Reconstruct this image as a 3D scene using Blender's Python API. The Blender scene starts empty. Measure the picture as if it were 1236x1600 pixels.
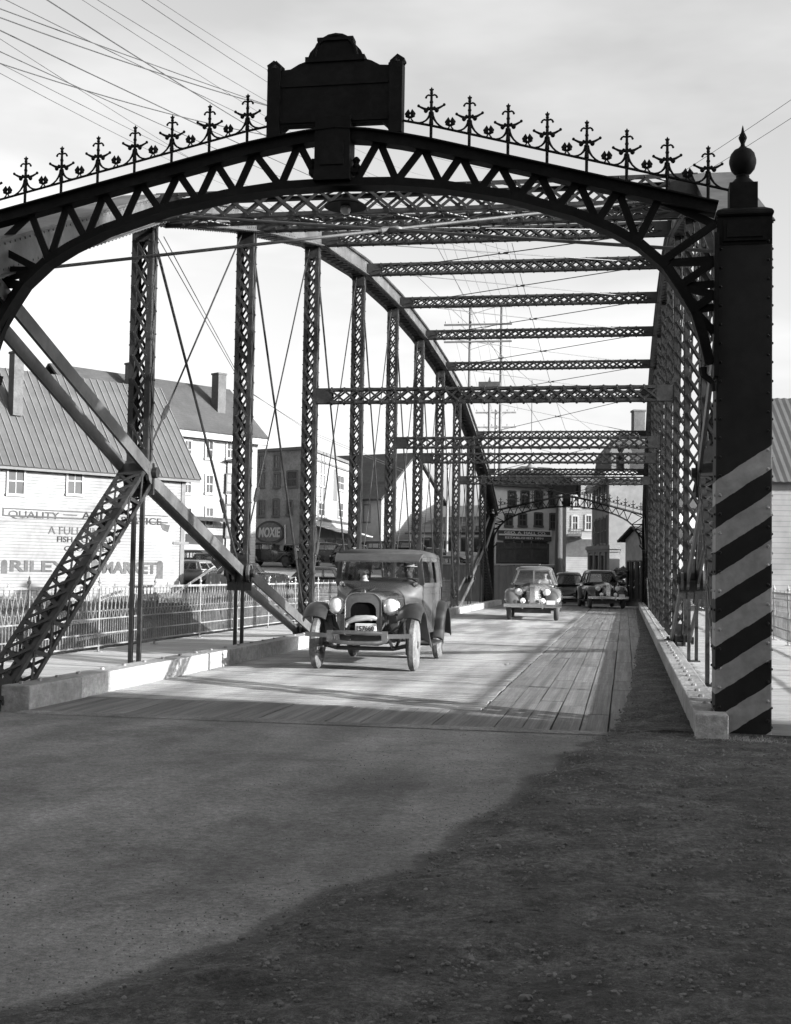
import bpy, bmesh, math, random
from mathutils import Vector, Matrix, Euler
random.seed(7)
S = bpy.context.scene
COL = S.collection
V = Vector
PI = math.pi

# ---------------------------------------------------------------- camera
PF, PW, PH = 2000.0, 1236.0, 1600.0            # focal length and size of the photograph in its own pixels
CAM_H = 1.36
yw, pt, rl = math.radians(10.2), math.radians(2.75), math.radians(0.92)
cF = V((-math.sin(yw)*math.cos(pt), math.cos(yw)*math.cos(pt), math.sin(pt)))
_r = V((math.cos(yw), math.sin(yw), 0)); _u = _r.cross(cF)
cR = _r*math.cos(rl) + _u*math.sin(rl)
cU = -_r*math.sin(rl) + _u*math.cos(rl)
cO = V((0, 0, CAM_H))
cam = bpy.data.objects.new('camera', bpy.data.cameras.new('camera'))
COL.objects.link(cam)
cam.matrix_world = Matrix(((cR.x, cU.x, -cF.x, 0), (cR.y, cU.y, -cF.y, 0), (cR.z, cU.z, -cF.z, CAM_H), (0, 0, 0, 1)))
cam.data.sensor_fit = 'HORIZONTAL'; cam.data.sensor_width = 36; cam.data.lens = 36*PF/PW
cam.data.clip_end = 3000; cam.data.clip_start = .1
S.camera = cam

# ---------------------------------------------------------------- sky, sun, exposure
SUN_EL, SUN_PHI = math.radians(13), math.radians(14)     # low sun from the right, a little behind the camera
w = bpy.data.worlds.new('World'); S.world = w; w.use_nodes = True
nt = w.node_tree; N = nt.nodes; L = nt.links
bg = N['Background']
sky = N.new('ShaderNodeTexSky'); sky.sky_type = 'NISHITA'; sky.sun_disc = False
sky.sun_elevation = SUN_EL; sky.sun_rotation = PI/2 + SUN_PHI
sky.air_density = 1.0; sky.dust_density = 3.5; sky.ozone_density = 1.0; sky.altitude = 50
bw = N.new('ShaderNodeRGBToBW'); L.new(sky.outputs[0], bw.inputs[0])
tc = N.new('ShaderNodeTexCoord'); mp = N.new('ShaderNodeMapping'); mp.inputs['Scale'].default_value = (1, 1, 3.2)
mp.inputs['Location'].default_value = (.35, .2, .1)
L.new(tc.outputs['Generated'], mp.inputs[0])
nz = N.new('ShaderNodeTexNoise'); nz.inputs['Scale'].default_value = 3.2; nz.inputs['Detail'].default_value = 5; nz.inputs['Roughness'].default_value = .5
L.new(mp.outputs[0], nz.inputs['Vector'])
mr = N.new('ShaderNodeMapRange'); mr.inputs[1].default_value = .45; mr.inputs[2].default_value = .66; mr.inputs[3].default_value = .97; mr.inputs[4].default_value = 1.26
L.new(nz.outputs[0], mr.inputs[0])
mu = N.new('ShaderNodeMath'); mu.operation = 'MULTIPLY'; L.new(bw.outputs[0], mu.inputs[0]); L.new(mr.outputs[0], mu.inputs[1])
L.new(mu.outputs[0], bg.inputs['Color'])
bg.inputs['Strength'].default_value = 0.15
sun = bpy.data.objects.new('sun', bpy.data.lights.new('sun', 'SUN')); COL.objects.link(sun)
sun.data.energy = 5.0; sun.data.angle = math.radians(.5); sun.data.color = (1, 1, 1)
sd = V((-math.cos(SUN_PHI)*math.cos(SUN_EL), math.sin(SUN_PHI)*math.cos(SUN_EL), -math.sin(SUN_EL)))
sun.rotation_euler = sd.to_track_quat('-Z', 'Y').to_euler(); sun.location = (40, -10, 30)
vs = S.view_settings; vs.view_transform = 'Standard'; vs.look = 'None'; vs.gamma = 1; vs.exposure = 1.5
vs.use_curve_mapping = False

# ---------------------------------------------------------------- measuring: photograph pixel -> point in the place
def ray(x, y): return cF + cR*((x-PW/2)/PF) - cU*((y-PH/2)/PF)
def cp(x, y, D): return cO + ray(x, y)*D                       # at depth D along the view axis
def atY(x, y, Y):
    d = ray(x, y); return cO + d*((Y-cO.y)/d.y)
def atX(x, y, X):
    d = ray(x, y); return cO + d*((X-cO.x)/d.x)
def gnd(x, y, z=0):
    d = ray(x, y); return cO + d*((z-cO.z)/d.z)
def slide(P, v, x, y):                                         # P + w*v + z*Z that is seen at (x, y)
    a = cR - cF*((x-PW/2)/PF); b = cU + cF*((y-PH/2)/PF)
    p = P - cO
    a1, a2, a3 = v.dot(a), a.z, -p.dot(a); b1, b2, b3 = v.dot(b), b.z, -p.dot(b)
    det = a1*b2-a2*b1
    w_ = (a3*b2-a2*b3)/det; z_ = (a1*b3-a3*b1)/det
    return P + v*w_ + V((0, 0, z_))
def flat(p, z): return V((p[0], p[1], z))

# ---------------------------------------------------------------- materials (a black-and-white place: neutral greys)
def mat(name, v, rough=.75, var=.3, scale=6, bump=0, bscale=None, metal=0, rnd=0, stretch=(1, 1, 1), spec=.4, dirt=.15, world=False, bdist=.02):
    m = bpy.data.materials.new(name); m.use_nodes = True
    nt = m.node_tree; N = nt.nodes; L = nt.links; b = N['Principled BSDF']
    b.inputs['Roughness'].default_value = rough; b.inputs['Metallic'].default_value = metal
    b.inputs['Specular IOR Level'].default_value = spec
    if world:
        co = N.new('ShaderNodeNewGeometry').outputs['Position']
    else:
        co = N.new('ShaderNodeTexCoord').outputs['Object']
    mp = N.new('ShaderNodeMapping'); mp.inputs['Scale'].default_value = stretch; L.new(co, mp.inputs[0])
    if rnd:
        oi = N.new('ShaderNodeObjectInfo'); sc = N.new('ShaderNodeMath'); sc.operation = 'MULTIPLY'; sc.inputs[1].default_value = 40
        L.new(oi.outputs['Random'], sc.inputs[0]); L.new(sc.outputs[0], mp.inputs['Location'])
    n1 = N.new('ShaderNodeTexNoise'); n1.inputs['Scale'].default_value = scale; n1.inputs['Detail'].default_value = 7; n1.inputs['Roughness'].default_value = .65
    L.new(mp.outputs[0], n1.inputs['Vector'])
    n2 = N.new('ShaderNodeTexNoise'); n2.inputs['Scale'].default_value = scale*.17; n2.inputs['Detail'].default_value = 3
    L.new(mp.outputs[0], n2.inputs['Vector'])
    r1 = N.new('ShaderNodeMapRange'); r1.inputs[1].default_value = .3; r1.inputs[2].default_value = .7; r1.inputs[3].default_value = v*(1-var); r1.inputs[4].default_value = v*(1+var)
    L.new(n1.outputs[0], r1.inputs[0])
    r2 = N.new('ShaderNodeMapRange'); r2.inputs[1].default_value = .35; r2.inputs[2].default_value = .65; r2.inputs[3].default_value = 1-dirt; r2.inputs[4].default_value = 1+dirt
    L.new(n2.outputs[0], r2.inputs[0])
    mm = N.new('ShaderNodeMath'); mm.operation = 'MULTIPLY'; L.new(r1.outputs[0], mm.inputs[0]); L.new(r2.outputs[0], mm.inputs[1])
    out = mm.outputs[0]
    if rnd:
        r3 = N.new('ShaderNodeMapRange'); r3.inputs[3].default_value = 1-rnd; r3.inputs[4].default_value = 1+rnd
        L.new(oi.outputs['Random'], r3.inputs[0])
        m3 = N.new('ShaderNodeMath'); m3.operation = 'MULTIPLY'; L.new(out, m3.inputs[0]); L.new(r3.outputs[0], m3.inputs[1]); out = m3.outputs[0]
    L.new(out, b.inputs['Base Color'])
    if bump:
        bp = N.new('ShaderNodeBump'); bp.inputs['Strength'].default_value = bump; bp.inputs['Distance'].default_value = bdist
        if bscale:
            n3 = N.new('ShaderNodeTexNoise'); n3.inputs['Scale'].default_value = bscale; n3.inputs['Detail'].default_value = 6; L.new(mp.outputs[0], n3.inputs['Vector'])
            L.new(n3.outputs[0], bp.inputs['Height'])
        else: L.new(n1.outputs[0], bp.inputs['Height'])
        L.new(bp.outputs[0], b.inputs['Normal'])
    m['out'] = out.node.name
    return m
def mul_in(m, fn):                                             # extra factor on a material's base colour
    N = m.node_tree.nodes; L = m.node_tree.links; b = N['Principled BSDF']
    src = b.inputs['Base Color'].links[0].from_socket
    f = fn(N, L)
    mm = N.new('ShaderNodeMath'); mm.operation = 'MULTIPLY'; L.new(src, mm.inputs[0]); L.new(f, mm.inputs[1]); L.new(mm.outputs[0], b.inputs['Base Color'])
    return m
def lines(axis, period, width, dark, src='Object', offs=0):    # thin darker lines across an axis (board seams too fine to build)
    def fn(N, L):
        co = N.new('ShaderNodeTexCoord').outputs['Object'] if src == 'Object' else N.new('ShaderNodeNewGeometry').outputs['Position']
        s = N.new('ShaderNodeSeparateXYZ'); L.new(co, s.inputs[0])
        d = N.new('ShaderNodeMath'); d.operation = 'DIVIDE'; d.inputs[1].default_value = period; L.new(s.outputs[axis], d.inputs[0])
        a = N.new('ShaderNodeMath'); a.operation = 'ADD'; a.inputs[1].default_value = 100.37+offs; L.new(d.outputs[0], a.inputs[0])
        fr = N.new('ShaderNodeMath'); fr.operation = 'FRACT'; L.new(a.outputs[0], fr.inputs[0])
        lt = N.new('ShaderNodeMath'); lt.operation = 'GREATER_THAN'; lt.inputs[1].default_value = width; L.new(fr.outputs[0], lt.inputs[0])
        r = N.new('ShaderNodeMapRange'); r.inputs[3].default_value = dark; r.inputs[4].default_value = 1; L.new(lt.outputs[0], r.inputs[0])
        return r.outputs[0]
    return fn
def glass(name, refl=.12, tint=.9):
    m = bpy.data.materials.new(name); m.use_nodes = True
    nt = m.node_tree; N = nt.nodes; L = nt.links; N.remove(N['Principled BSDF'])
    t = N.new('ShaderNodeBsdfTransparent'); t.inputs[0].default_value = (tint, tint, tint, 1)
    g = N.new('ShaderNodeBsdfGlossy'); g.inputs['Roughness'].default_value = .04; g.inputs[0].default_value = (.9, .9, .9, 1)
    lw = N.new('ShaderNodeFresnel'); lw.inputs[0].default_value = 1.5
    ad = N.new('ShaderNodeMath'); ad.operation = 'ADD'; ad.inputs[1].default_value = refl-.04; L.new(lw.outputs[0], ad.inputs[0])
    mx = N.new('ShaderNodeMixShader'); L.new(ad.outputs[0], mx.inputs[0]); L.new(t.outputs[0], mx.inputs[1]); L.new(g.outputs[0], mx.inputs[2])
    L.new(mx.outputs[0], N['Material Output'].inputs[0]); return m

steel = mat('painted steel', .02, .4, .5, 14, .25, metal=0, dirt=.35, spec=.34, bdist=.004)
steel_chord = mat('painted steel plate', .06, .5, .35, 10, .25, dirt=.35, spec=.35, bdist=.004)
steel_dark = mat('black iron', .007, .6, .4, 18, .25, dirt=.3, spec=.08, bdist=.004)
galv = mat('galvanised rail', .17, .5, .3, 20, dirt=.3, spec=.5)
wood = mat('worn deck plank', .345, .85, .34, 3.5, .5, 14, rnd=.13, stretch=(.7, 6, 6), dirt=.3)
wood_long = mat('dark deck board', .155, .85, .3, 3.5, .5, 14, rnd=.12, stretch=(6, .7, 6), dirt=.25)  # darker than the cross planks: right lane, far deck end and deck bed
walk_wood = mat('sidewalk plank', .36, .85, .25, 4, .4, rnd=.12, stretch=(.8, 6, 6), dirt=.15)
kerb_paint = mat('whitewashed timber', .27, .8, .22, 7, .5, 25, dirt=.25, stretch=(1, .4, 1), rnd=.06)
kerb_grey = mat('bare kerb timber', .24, .85, .3, 7, .5, 25, dirt=.2, stretch=(1, .4, 1), rnd=.06)
asphalt = mat('old asphalt', .15, .9, .09, 3.2, .8, 45, dirt=.2, world=True, bdist=.012)
def grain(scale, lo, hi, a=.3, b=.7):                          # fine speckle of aggregate and grit
    def fn(N, L):
        g = N.new('ShaderNodeNewGeometry'); n = N.new('ShaderNodeTexNoise'); n.inputs['Scale'].default_value = scale; n.inputs['Detail'].default_value = 4; n.inputs['Roughness'].default_value = .8
        L.new(g.outputs['Position'], n.inputs['Vector'])
        r = N.new('ShaderNodeMapRange'); r.inputs[1].default_value = a; r.inputs[2].default_value = b; r.inputs[3].default_value = lo; r.inputs[4].default_value = hi; L.new(n.outputs[0], r.inputs[0]); return r.outputs[0]
    return fn
def streaks(lo):                                               # worn tracks and seepage stains running along the road
    def fn(N, L):
        g = N.new('ShaderNodeNewGeometry'); m = N.new('ShaderNodeMapping'); m.inputs['Scale'].default_value = (1.1, .16, 1); m.inputs['Rotation'].default_value = (0, 0, .25); L.new(g.outputs['Position'], m.inputs[0])
        n = N.new('ShaderNodeTexNoise'); n.inputs['Scale'].default_value = 1.3; n.inputs['Detail'].default_value = 4; L.new(m.outputs[0], n.inputs['Vector'])
        r = N.new('ShaderNodeMapRange'); r.inputs[1].default_value = .4; r.inputs[2].default_value = .62; r.inputs[3].default_value = lo; r.inputs[4].default_value = 1.08; L.new(n.outputs[0], r.inputs[0]); return r.outputs[0]
    return fn
def attr_dirt(lo):                                             # dirt trodden on to the road, by the mesh's own coverage value, broken up by noise
    def fn(N, L):
        a = N.new('ShaderNodeAttribute'); a.attribute_name = 'dirt'; g = N.new('ShaderNodeNewGeometry'); n = N.new('ShaderNodeTexNoise'); n.inputs['Scale'].default_value = 13; n.inputs['Detail'].default_value = 9; n.inputs['Roughness'].default_value = .8; L.new(g.outputs['Position'], n.inputs['Vector'])
        ad = N.new('ShaderNodeMath'); ad.operation = 'ADD'; L.new(a.outputs['Fac'], ad.inputs[0]); L.new(n.outputs[0], ad.inputs[1])
        r = N.new('ShaderNodeMapRange'); r.inputs[1].default_value = .8; r.inputs[2].default_value = 1.08; r.inputs[3].default_value = 1; r.inputs[4].default_value = lo; L.new(ad.outputs[0], r.inputs[0]); return r.outputs[0]
    return fn
mul_in(asphalt, grain(150, .5, 1.5)); mul_in(asphalt, grain(34, .55, 1.45)); mul_in(asphalt, grain(13, .8, 1.2)); mul_in(asphalt, grain(2.4, .86, 1.12)); mul_in(asphalt, streaks(.68)); mul_in(asphalt, grain(.9, .74, 1.04, .38, .5)); mul_in(asphalt, attr_dirt(.4))
gravel_m = mul_in(mat('dark gravel dirt', .075, .95, .3, 12, 1, 120, dirt=.4, world=True, bdist=.04), grain(170, .45, 1.6)); mul_in(gravel_m, grain(55, .5, 1.55)); mul_in(gravel_m, grain(26, .42, 1.65)); mul_in(gravel_m, grain(10, .7, 1.3)); mul_in(gravel_m, grain(3, .75, 1.2))
mul_in(wood, streaks(.55)); mul_in(wood, grain(40, .8, 1.2)); mul_in(wood_long, grain(40, .7, 1.3)); mul_in(wood_long, grain(4, .8, 1.15)); mul_in(kerb_paint, grain(14, .72, 1.15, .35, .65)); mul_in(kerb_paint, grain(60, .8, 1.15)); mul_in(kerb_grey, grain(14, .7, 1.15))
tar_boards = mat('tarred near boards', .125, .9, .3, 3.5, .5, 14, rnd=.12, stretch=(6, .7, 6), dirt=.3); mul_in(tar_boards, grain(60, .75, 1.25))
pebble_m = mat('pebbles', .105, .9, .3, 9, dirt=.3, rnd=0)
street_m = mat('street dirt', .2, .9, .2, 2.2, .4, 20, dirt=.25, world=True)
bank_m = mat('river bank earth', .075, .95, .5, 1.6, .8, 9, dirt=.4, world=True, bdist=.2)
water_m = mat('river water', .03, .08, .2, 1, .3, 2, spec=.6)
concrete = mat('concrete', .24, .85, .2, 3, .3, 30, dirt=.2)
white_wall = mul_in(mat('white clapboard', .18, .8, .14, 2, dirt=.12), lines(2, .2, .16, .7))
market_wall = mul_in(mat('market clapboard', .175, .8, .2, 1.6, dirt=.16), lines(2, .17, .2, .55))
pale_wall = mat('pale painted brick', .2, .85, .12, 3, dirt=.14)
brick_m = mul_in(mat('dark brick', .13, .9, .3, 6, .3, dirt=.15), lines(2, .08, .16, .86))
grey_wall = mat('grey stucco', .2, .9, .12, 3, dirt=.12)
dark_wall = mat('dark painted boards', .05, .8, .3, 4, dirt=.2)
roof_metal = mat('seamed metal roof', .062, .6, .14, 2, dirt=.14, stretch=(1, 1, 1))
roof_dark = mat('dark shingles', .025, .9, .35, 4, .4, 16, dirt=.2)
roof_slate = mul_in(mat('slate roof', .045, .85, .2, 5, .3, 20, dirt=.15), lines(2, .16, .15, .85))
corrug = mat('corrugated roof', .05, .7, .1, 3, dirt=.1)
chim_m = mat('chimney brick', .075, .9, .25, 8, .4, dirt=.15)
dim_wall = mat('dark stucco', .14, .9, .15, 3, dirt=.15)
store_wall = mat('pale grey boards', .45, .9, .12, 3, dirt=.12)
brick_s = mul_in(mat('red brick in grey', .22, .9, .3, 6, .3, dirt=.15), lines(2, .08, .16, .86))
trim_w = mat('white trim', .26, .7, .06, 5, dirt=.05)
trim_g = mat('grey trim', .1, .8, .1, 5, dirt=.1)
frame_d = mat('dark window frame', .06, .7, .2, 5)
pane_m = mat('far window pane', .03, .08, .3, .7, spec=.6, dirt=.3)
pane_l = mat('window with pale blind', .045, .4, .3, .9, spec=.08, dirt=.35)
ink = mat('faded sign paint', .02, .85, .3, 6, dirt=.2)
ink_g = mat('grey sign paint', .055, .85, .25, 6, dirt=.2)
wht = mat('white sign paint', .45, .8, .08, 6, dirt=.08)
carpaint = mat('dusty grey-brown car paint', .058, .26, .25, 6, dirt=.35, spec=.9)
carpaint_b = mat('black car enamel', .018, .18, .3, 6, dirt=.3, spec=.7)
carpaint_m = mat('polished mid grey car enamel', .09, .16, .15, 5, dirt=.15, spec=.9)
carpaint_l = mat('pale car enamel', .13, .25, .1, 5, dirt=.1, spec=.7)
fender_b = mat('dusty black fender', .02, .35, .35, 9, dirt=.35, spec=.6)
tyre_m = mat('dusty tyre', .11, .85, .42, 22, .3, dirt=.3)
tyre_d = mat('dark tyre', .045, .85, .3, 14, dirt=.3)
rim_m = mat('wheel steel', .04, .5, .2, 8)
chrome = mat('nickel plate', .55, .25, .12, 8, metal=1, dirt=.15)
nickel_dull = mat('tarnished nickel', .22, .42, .3, 9, metal=1, dirt=.35)
lens = mat('headlamp lens', .62, .12, .2, 22, spec=.8, dirt=.15)
cloth_top = mat('roof fabric', .04, .8, .25, 16, .3, dirt=.2)
black_m = mat('radiator core', .004, .9, .3, 30, spec=.05)
upholst = mat('seat cloth', .08, .9, .2, 12)
cloth_w = mat('pale cloth strip', .3, .9, .12, 14, dirt=.1)
plate_m = mat('licence plate enamel', .48, .5, .08, 10)
skin = mat('skin', .36, .6, .08, 12, dirt=.05)
coat_d = mat('dark coat', .035, .9, .25, 14)
coat_l = mat('pale blouse', .42, .9, .15, 14)
hat_l = mat('pale felt hat', .24, .9, .12, 14)
pole_wood = mat('weathered pole', .2, .9, .3, 4, .4, stretch=(5, 5, .5), dirt=.2)
pole_dark = mat('creosoted pole', .05, .9, .35, 4, .4, stretch=(5, 5, .5), dirt=.2)
wire_m = mat('wire', .05, .6, .1, 3)
bulb_m = mat('milk glass bulb', .4, .2, .05, 3, spec=.6)
awn_m = mul_in(mat('striped awning', .42, .85, .06, 4, dirt=.05), lines(0, .7, .5, .45))
glass_car = glass('car glass', .05, .93)
dash_m = mat('fence boards', .125, .9, .16, 2, .3, rnd=.05, stretch=(5, 5, .6), dirt=.18)
pipe_m = mat('pale pipe', .34, .6, .1, 5)

# ---------------------------------------------------------------- mesh building
OFF = {}
class MB:
    def __init__(s): s.v = []; s.f = []
    def add(s, vs, fs):
        n = len(s.v); s.v += [tuple(p) for p in vs]; s.f += [tuple(i+n for i in f) for f in fs]; return s
    BF = [(0, 3, 2, 1), (4, 5, 6, 7), (0, 1, 5, 4), (1, 2, 6, 5), (2, 3, 7, 6), (3, 0, 4, 7)]
    def box(s, c, d):
        x, y, z = c; a, b, e = d[0]/2, d[1]/2, d[2]/2
        return s.add([(x-a, y-b, z-e), (x+a, y-b, z-e), (x+a, y+b, z-e), (x-a, y+b, z-e), (x-a, y-b, z+e), (x+a, y-b, z+e), (x+a, y+b, z+e), (x-a, y+b, z+e)], MB.BF)
    def span(s, a, b): return s.box([(i+j)/2 for i, j in zip(a, b)], [abs(j-i) for i, j in zip(a, b)])
    def bar(s, p, q, w, h, up=(0, 0, 1), o=(0, 0)):            # a straight bar: w across, h along up, offset o in (across, up)
        p, q = V(p), V(q); t = (q-p).normalized(); u = V(up); a = t.cross(u)
        if a.length < 1e-5: a = t.cross(V((1, 0, 0)) if abs(t.x) < .9 else V((0, 1, 0)))
        a.normalize(); u = a.cross(t)
        d = a*o[0]+u*o[1]; vs = []
        for e in (p, q):
            for i, j in ((-1, -1), (1, -1), (1, 1), (-1, 1)): vs.append(e+d+a*(w/2*i)+u*(h/2*j))
        return s.add(vs, [(0, 1, 2, 3), (7, 6, 5, 4), (0, 4, 5, 1), (1, 5, 6, 2), (2, 6, 7, 3), (3, 7, 4, 0)])
    def tube(s, pts, r, n=6, cap=True):
        pts = [V(p) for p in pts]; rings = []
        rr = r if isinstance(r, (list, tuple)) else [r]*len(pts)
        prev = None
        for i, p in enumerate(pts):
            t = (pts[min(i+1, len(pts)-1)]-pts[max(i-1, 0)]).normalized()
            a = prev if prev is not None and abs(prev.dot(t)) < .95 else (V((0, 0, 1)) if abs(t.z) < .9 else V((1, 0, 0)))
            a = (a-t*a.dot(t)).normalized(); b = t.cross(a); prev = a
            rings.append([p+(a*math.cos(2*PI*k/n)+b*math.sin(2*PI*k/n))*rr[i] for k in range(n)])
        vs = [v for g in rings for v in g]; fs = []
        for i in range(len(pts)-1):
            for k in range(n):
                k2 = (k+1) % n; fs.append((i*n+k, i*n+k2, (i+1)*n+k2, (i+1)*n+k))
        if cap: fs.append(tuple(range(n))[::-1]); fs.append(tuple(range((len(pts)-1)*n, len(pts)*n)))
        return s.add(vs, fs)
    def lathe(s, prof, o=(0, 0, 0), n=16, axis='z'):
        o = V(o); vs = []; fs = []
        for r, z in prof:
            for k in range(n):
                a = 2*PI*k/n; c, d = r*math.cos(a), r*math.sin(a)
                vs.append(o+(V((c, d, z)) if axis == 'z' else V((z, c, d)) if axis == 'x' else V((d, z, c))))
        for i in range(len(prof)-1):
            for k in range(n):
                k2 = (k+1) % n; fs.append((i*n+k, i*n+k2, (i+1)*n+k2, (i+1)*n+k))
        fs.append(tuple(range(n))[::-1]); fs.append(tuple(range((len(prof)-1)*n, len(prof)*n)))
        return s.add(vs, fs)
    def prism(s, pts, d):                                      # closed outline (3-D points) swept by vector d
        n = len(pts); d = V(d); vs = [V(p) for p in pts]+[V(p)+d for p in pts]
        return s.add(vs, [tuple(range(n)), tuple(range(2*n-1, n-1, -1))]+[(i, n+i, n+(i+1) % n, (i+1) % n) for i in range(n)])
    def ball(s, c, r, n=10, m=6, sc=(1, 1, 1)):
        c = V(c); vs = [c+V((0, 0, -r*sc[2]))]; fs = []
        for i in range(1, m):
            a = -PI/2+PI*i/m
            for k in range(n):
                b = 2*PI*k/n; vs.append(c+V((r*sc[0]*math.cos(a)*math.cos(b), r*sc[1]*math.cos(a)*math.sin(b), r*sc[2]*math.sin(a))))
        vs.append(c+V((0, 0, r*sc[2]))); t = len(vs)-1
        for k in range(n):
            k2 = (k+1) % n; fs.append((0, 1+k2, 1+k)); fs.append((t, t-n+k, t-n+k2))
            for i in range(m-2): fs.append((1+i*n+k, 1+i*n+k2, 1+(i+1)*n+k2, 1+(i+1)*n+k))
        return s.add(vs, fs)
    def rivet(s, p, nrm, r=.014, h=.01):
        p, nn = V(p), V(nrm).normalized(); a = nn.orthogonal().normalized(); b = nn.cross(a); vs = []
        for q, hh in ((1, 0), (.65, .8)):
            for k in range(6): vs.append(p+(a*math.cos(PI*k/3)+b*math.sin(PI*k/3))*r*q+nn*h*hh)
        vs.append(p+nn*h); fs = []
        for k in range(6):
            k2 = (k+1) % 6; fs += [(k, k2, 6+k2, 6+k), (6+k, 6+k2, 12)]
        return s.add(vs, fs)
    def loft(s, rings, closed=True, cap=True):
        n = len(rings[0]); vs = [p for r in rings for p in r]; fs = []
        for i in range(len(rings)-1):
            for k in range(n if closed else n-1):
                k2 = (k+1) % n; fs.append((i*n+k, i*n+k2, (i+1)*n+k2, (i+1)*n+k))
        if cap and closed: fs += [tuple(range(n))[::-1], tuple(range((len(rings)-1)*n, len(rings)*n))]
        return s.add(vs, fs)
    def quad(s, a, b, c, d): return s.add([a, b, c, d], [(0, 1, 2, 3)])
    def mesh(s, name, m, smooth=False, off=V((0, 0, 0)), fix=True):
        me = bpy.data.meshes.new(name)
        me.from_pydata([(p[0]-off.x, p[1]-off.y, p[2]-off.z) for p in s.v], [], s.f)
        if fix:
            b = bmesh.new(); b.from_mesh(me); bmesh.ops.recalc_face_normals(b, faces=b.faces); b.to_mesh(me); b.free()
        if m: me.materials.append(m)
        if smooth:
            me.polygons.foreach_set('use_smooth', [True]*len(me.polygons))
            me.set_sharp_from_angle(angle=math.radians(40))
        me.update(); return me
    def obj(s, name, m, parent=None, smooth=False, kind=None, label=None):
        off = OFF.get(parent.name, V((0, 0, 0))) if parent else V((0, 0, 0))
        o = bpy.data.objects.new(name, s.mesh(name, m, smooth, off)); COL.objects.link(o)
        if parent: o.parent = parent; OFF[o.name] = off
        if kind: o['kind'] = kind
        if label: o['label'] = label
        return o
def bevel(o, wd=.01, seg=2):
    b = bmesh.new(); b.from_mesh(o.data)
    bmesh.ops.bevel(b, geom=[e for e in b.edges if e.is_manifold and e.calc_face_angle(0) > .5], offset=wd, segments=seg, affect='EDGES', profile=.5)
    b.to_mesh(o.data); b.free(); return o
def thing(name, label, cat, loc=(0, 0, 0), rz=0, group=None, built_in_place=False):
    o = bpy.data.objects.new(name, None); COL.objects.link(o); o.empty_display_size = .3
    o.location = loc; o.rotation_euler = (0, 0, rz); o['label'] = label; o['category'] = cat
    if group: o['group'] = group
    if built_in_place: OFF[o.name] = V(loc)
    return o
def tag(o, label, cat, group=None):
    o['label'] = label; o['category'] = cat
    if group: o['group'] = group
    return o
def rebase(o, base):                                           # single-mesh thing: put the origin at its base
    b = V(base); o.data.transform(Matrix.Translation(-b)); o.location = b; return o
def piece(name, me, parent, M, label=None):                    # a copy of a shared mesh as its own child object
    o = bpy.data.objects.new(name, me); COL.objects.link(o); o.parent = parent
    off = OFF.get(parent.name, V((0, 0, 0)))
    o.matrix_local = Matrix.Translation(-off) @ M
    if label: o['label'] = label
    return o
def kids(o): return [c for c in bpy.data.objects if c.parent == o]
def copy_tree(src, loc, rz, label, kidmap=None):
    def rec(o, par):
        c = o.copy(); COL.objects.link(c)
        if par: c.parent = par
        for k in KIDS.get(o.name, []): rec(k, c)
        return c
    KIDS = {}
    for o in COL.objects:
        if o.parent: KIDS.setdefault(o.parent.name, []).append(o)
    c = rec(src, None); c.location = loc; c.rotation_euler = (0, 0, rz); c['label'] = label
    return c
def frame(p, q, up=(0, 0, 1), w=1, h=1):                       # matrix that lays a unit bar (y from 0 to 1) from p to q
    p, q = V(p), V(q); t = q-p; ln = t.length; t.normalize(); a = t.cross(V(up)).normalized(); u = a.cross(t)
    return Matrix(((a.x*w, t.x*ln, u.x*h, p.x), (a.y*w, t.y*ln, u.y*h, p.y), (a.z*w, t.z*ln, u.z*h, p.z), (0, 0, 0, 1)))
def unit_bar(name, m, bev=0):
    mb = MB(); mb.span((-.5, 0, -.5), (.5, 1, .5)); return mb.mesh(name, m)
def text(body, name, m, parent, origin, right, up, height, width=None, bold=0, depth=.01, shear=0, kind=None):
    cu = bpy.data.curves.new(name, 'FONT'); cu.body = body; cu.size = 1; cu.extrude = .02; cu.offset = bold; cu.shear = shear; cu.resolution_u = 3
    t = bpy.data.objects.new('tmp', cu); COL.objects.link(t)
    me = bpy.data.meshes.new_from_object(t.evaluated_get(bpy.context.evaluated_depsgraph_get()))
    bpy.data.objects.remove(t); bpy.data.curves.remove(cu)
    xs = [v.co.x for v in me.vertices]; ys = [v.co.y for v in me.vertices]
    x0, x1, y0, y1 = min(xs), max(xs), min(ys), max(ys)
    sy = height/(y1-y0); sx = width/(x1-x0) if width else sy
    R, U = V(right).normalized(), V(up).normalized(); Nn = R.cross(U)
    off = OFF.get(parent.name, V((0, 0, 0))) if parent else V((0, 0, 0)); o0 = V(origin)-off
    for v in me.vertices:
        v.co = o0+R*((v.co.x-x0)*sx)+U*((v.co.y-y0)*sy)+Nn*((v.co.z+.02)/.04*depth)
    me.name = name; me.materials.clear(); me.materials.append(m)
    o = bpy.data.objects.new(name, me); COL.objects.link(o); o.parent = parent; OFF[o.name] = off
    if kind: o['kind'] = kind
    return o

# ================================================================ the setting: ground, river, road, deck
XL, XR = -6.05, 1.0                             # centre lines of the two trusses
YN = [11.8, 15.3]+[15.3+4.38*k for k in range(1, 10)]+[59.1]
Y0, Y1 = 11.35, 59.6                            # ends of the deck
KL, KR = -5.62, .59                             # faces of the kerbs
def struct(mb, name, m, smooth=False): return mb.obj(name, m, None, smooth, 'structure')

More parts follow.
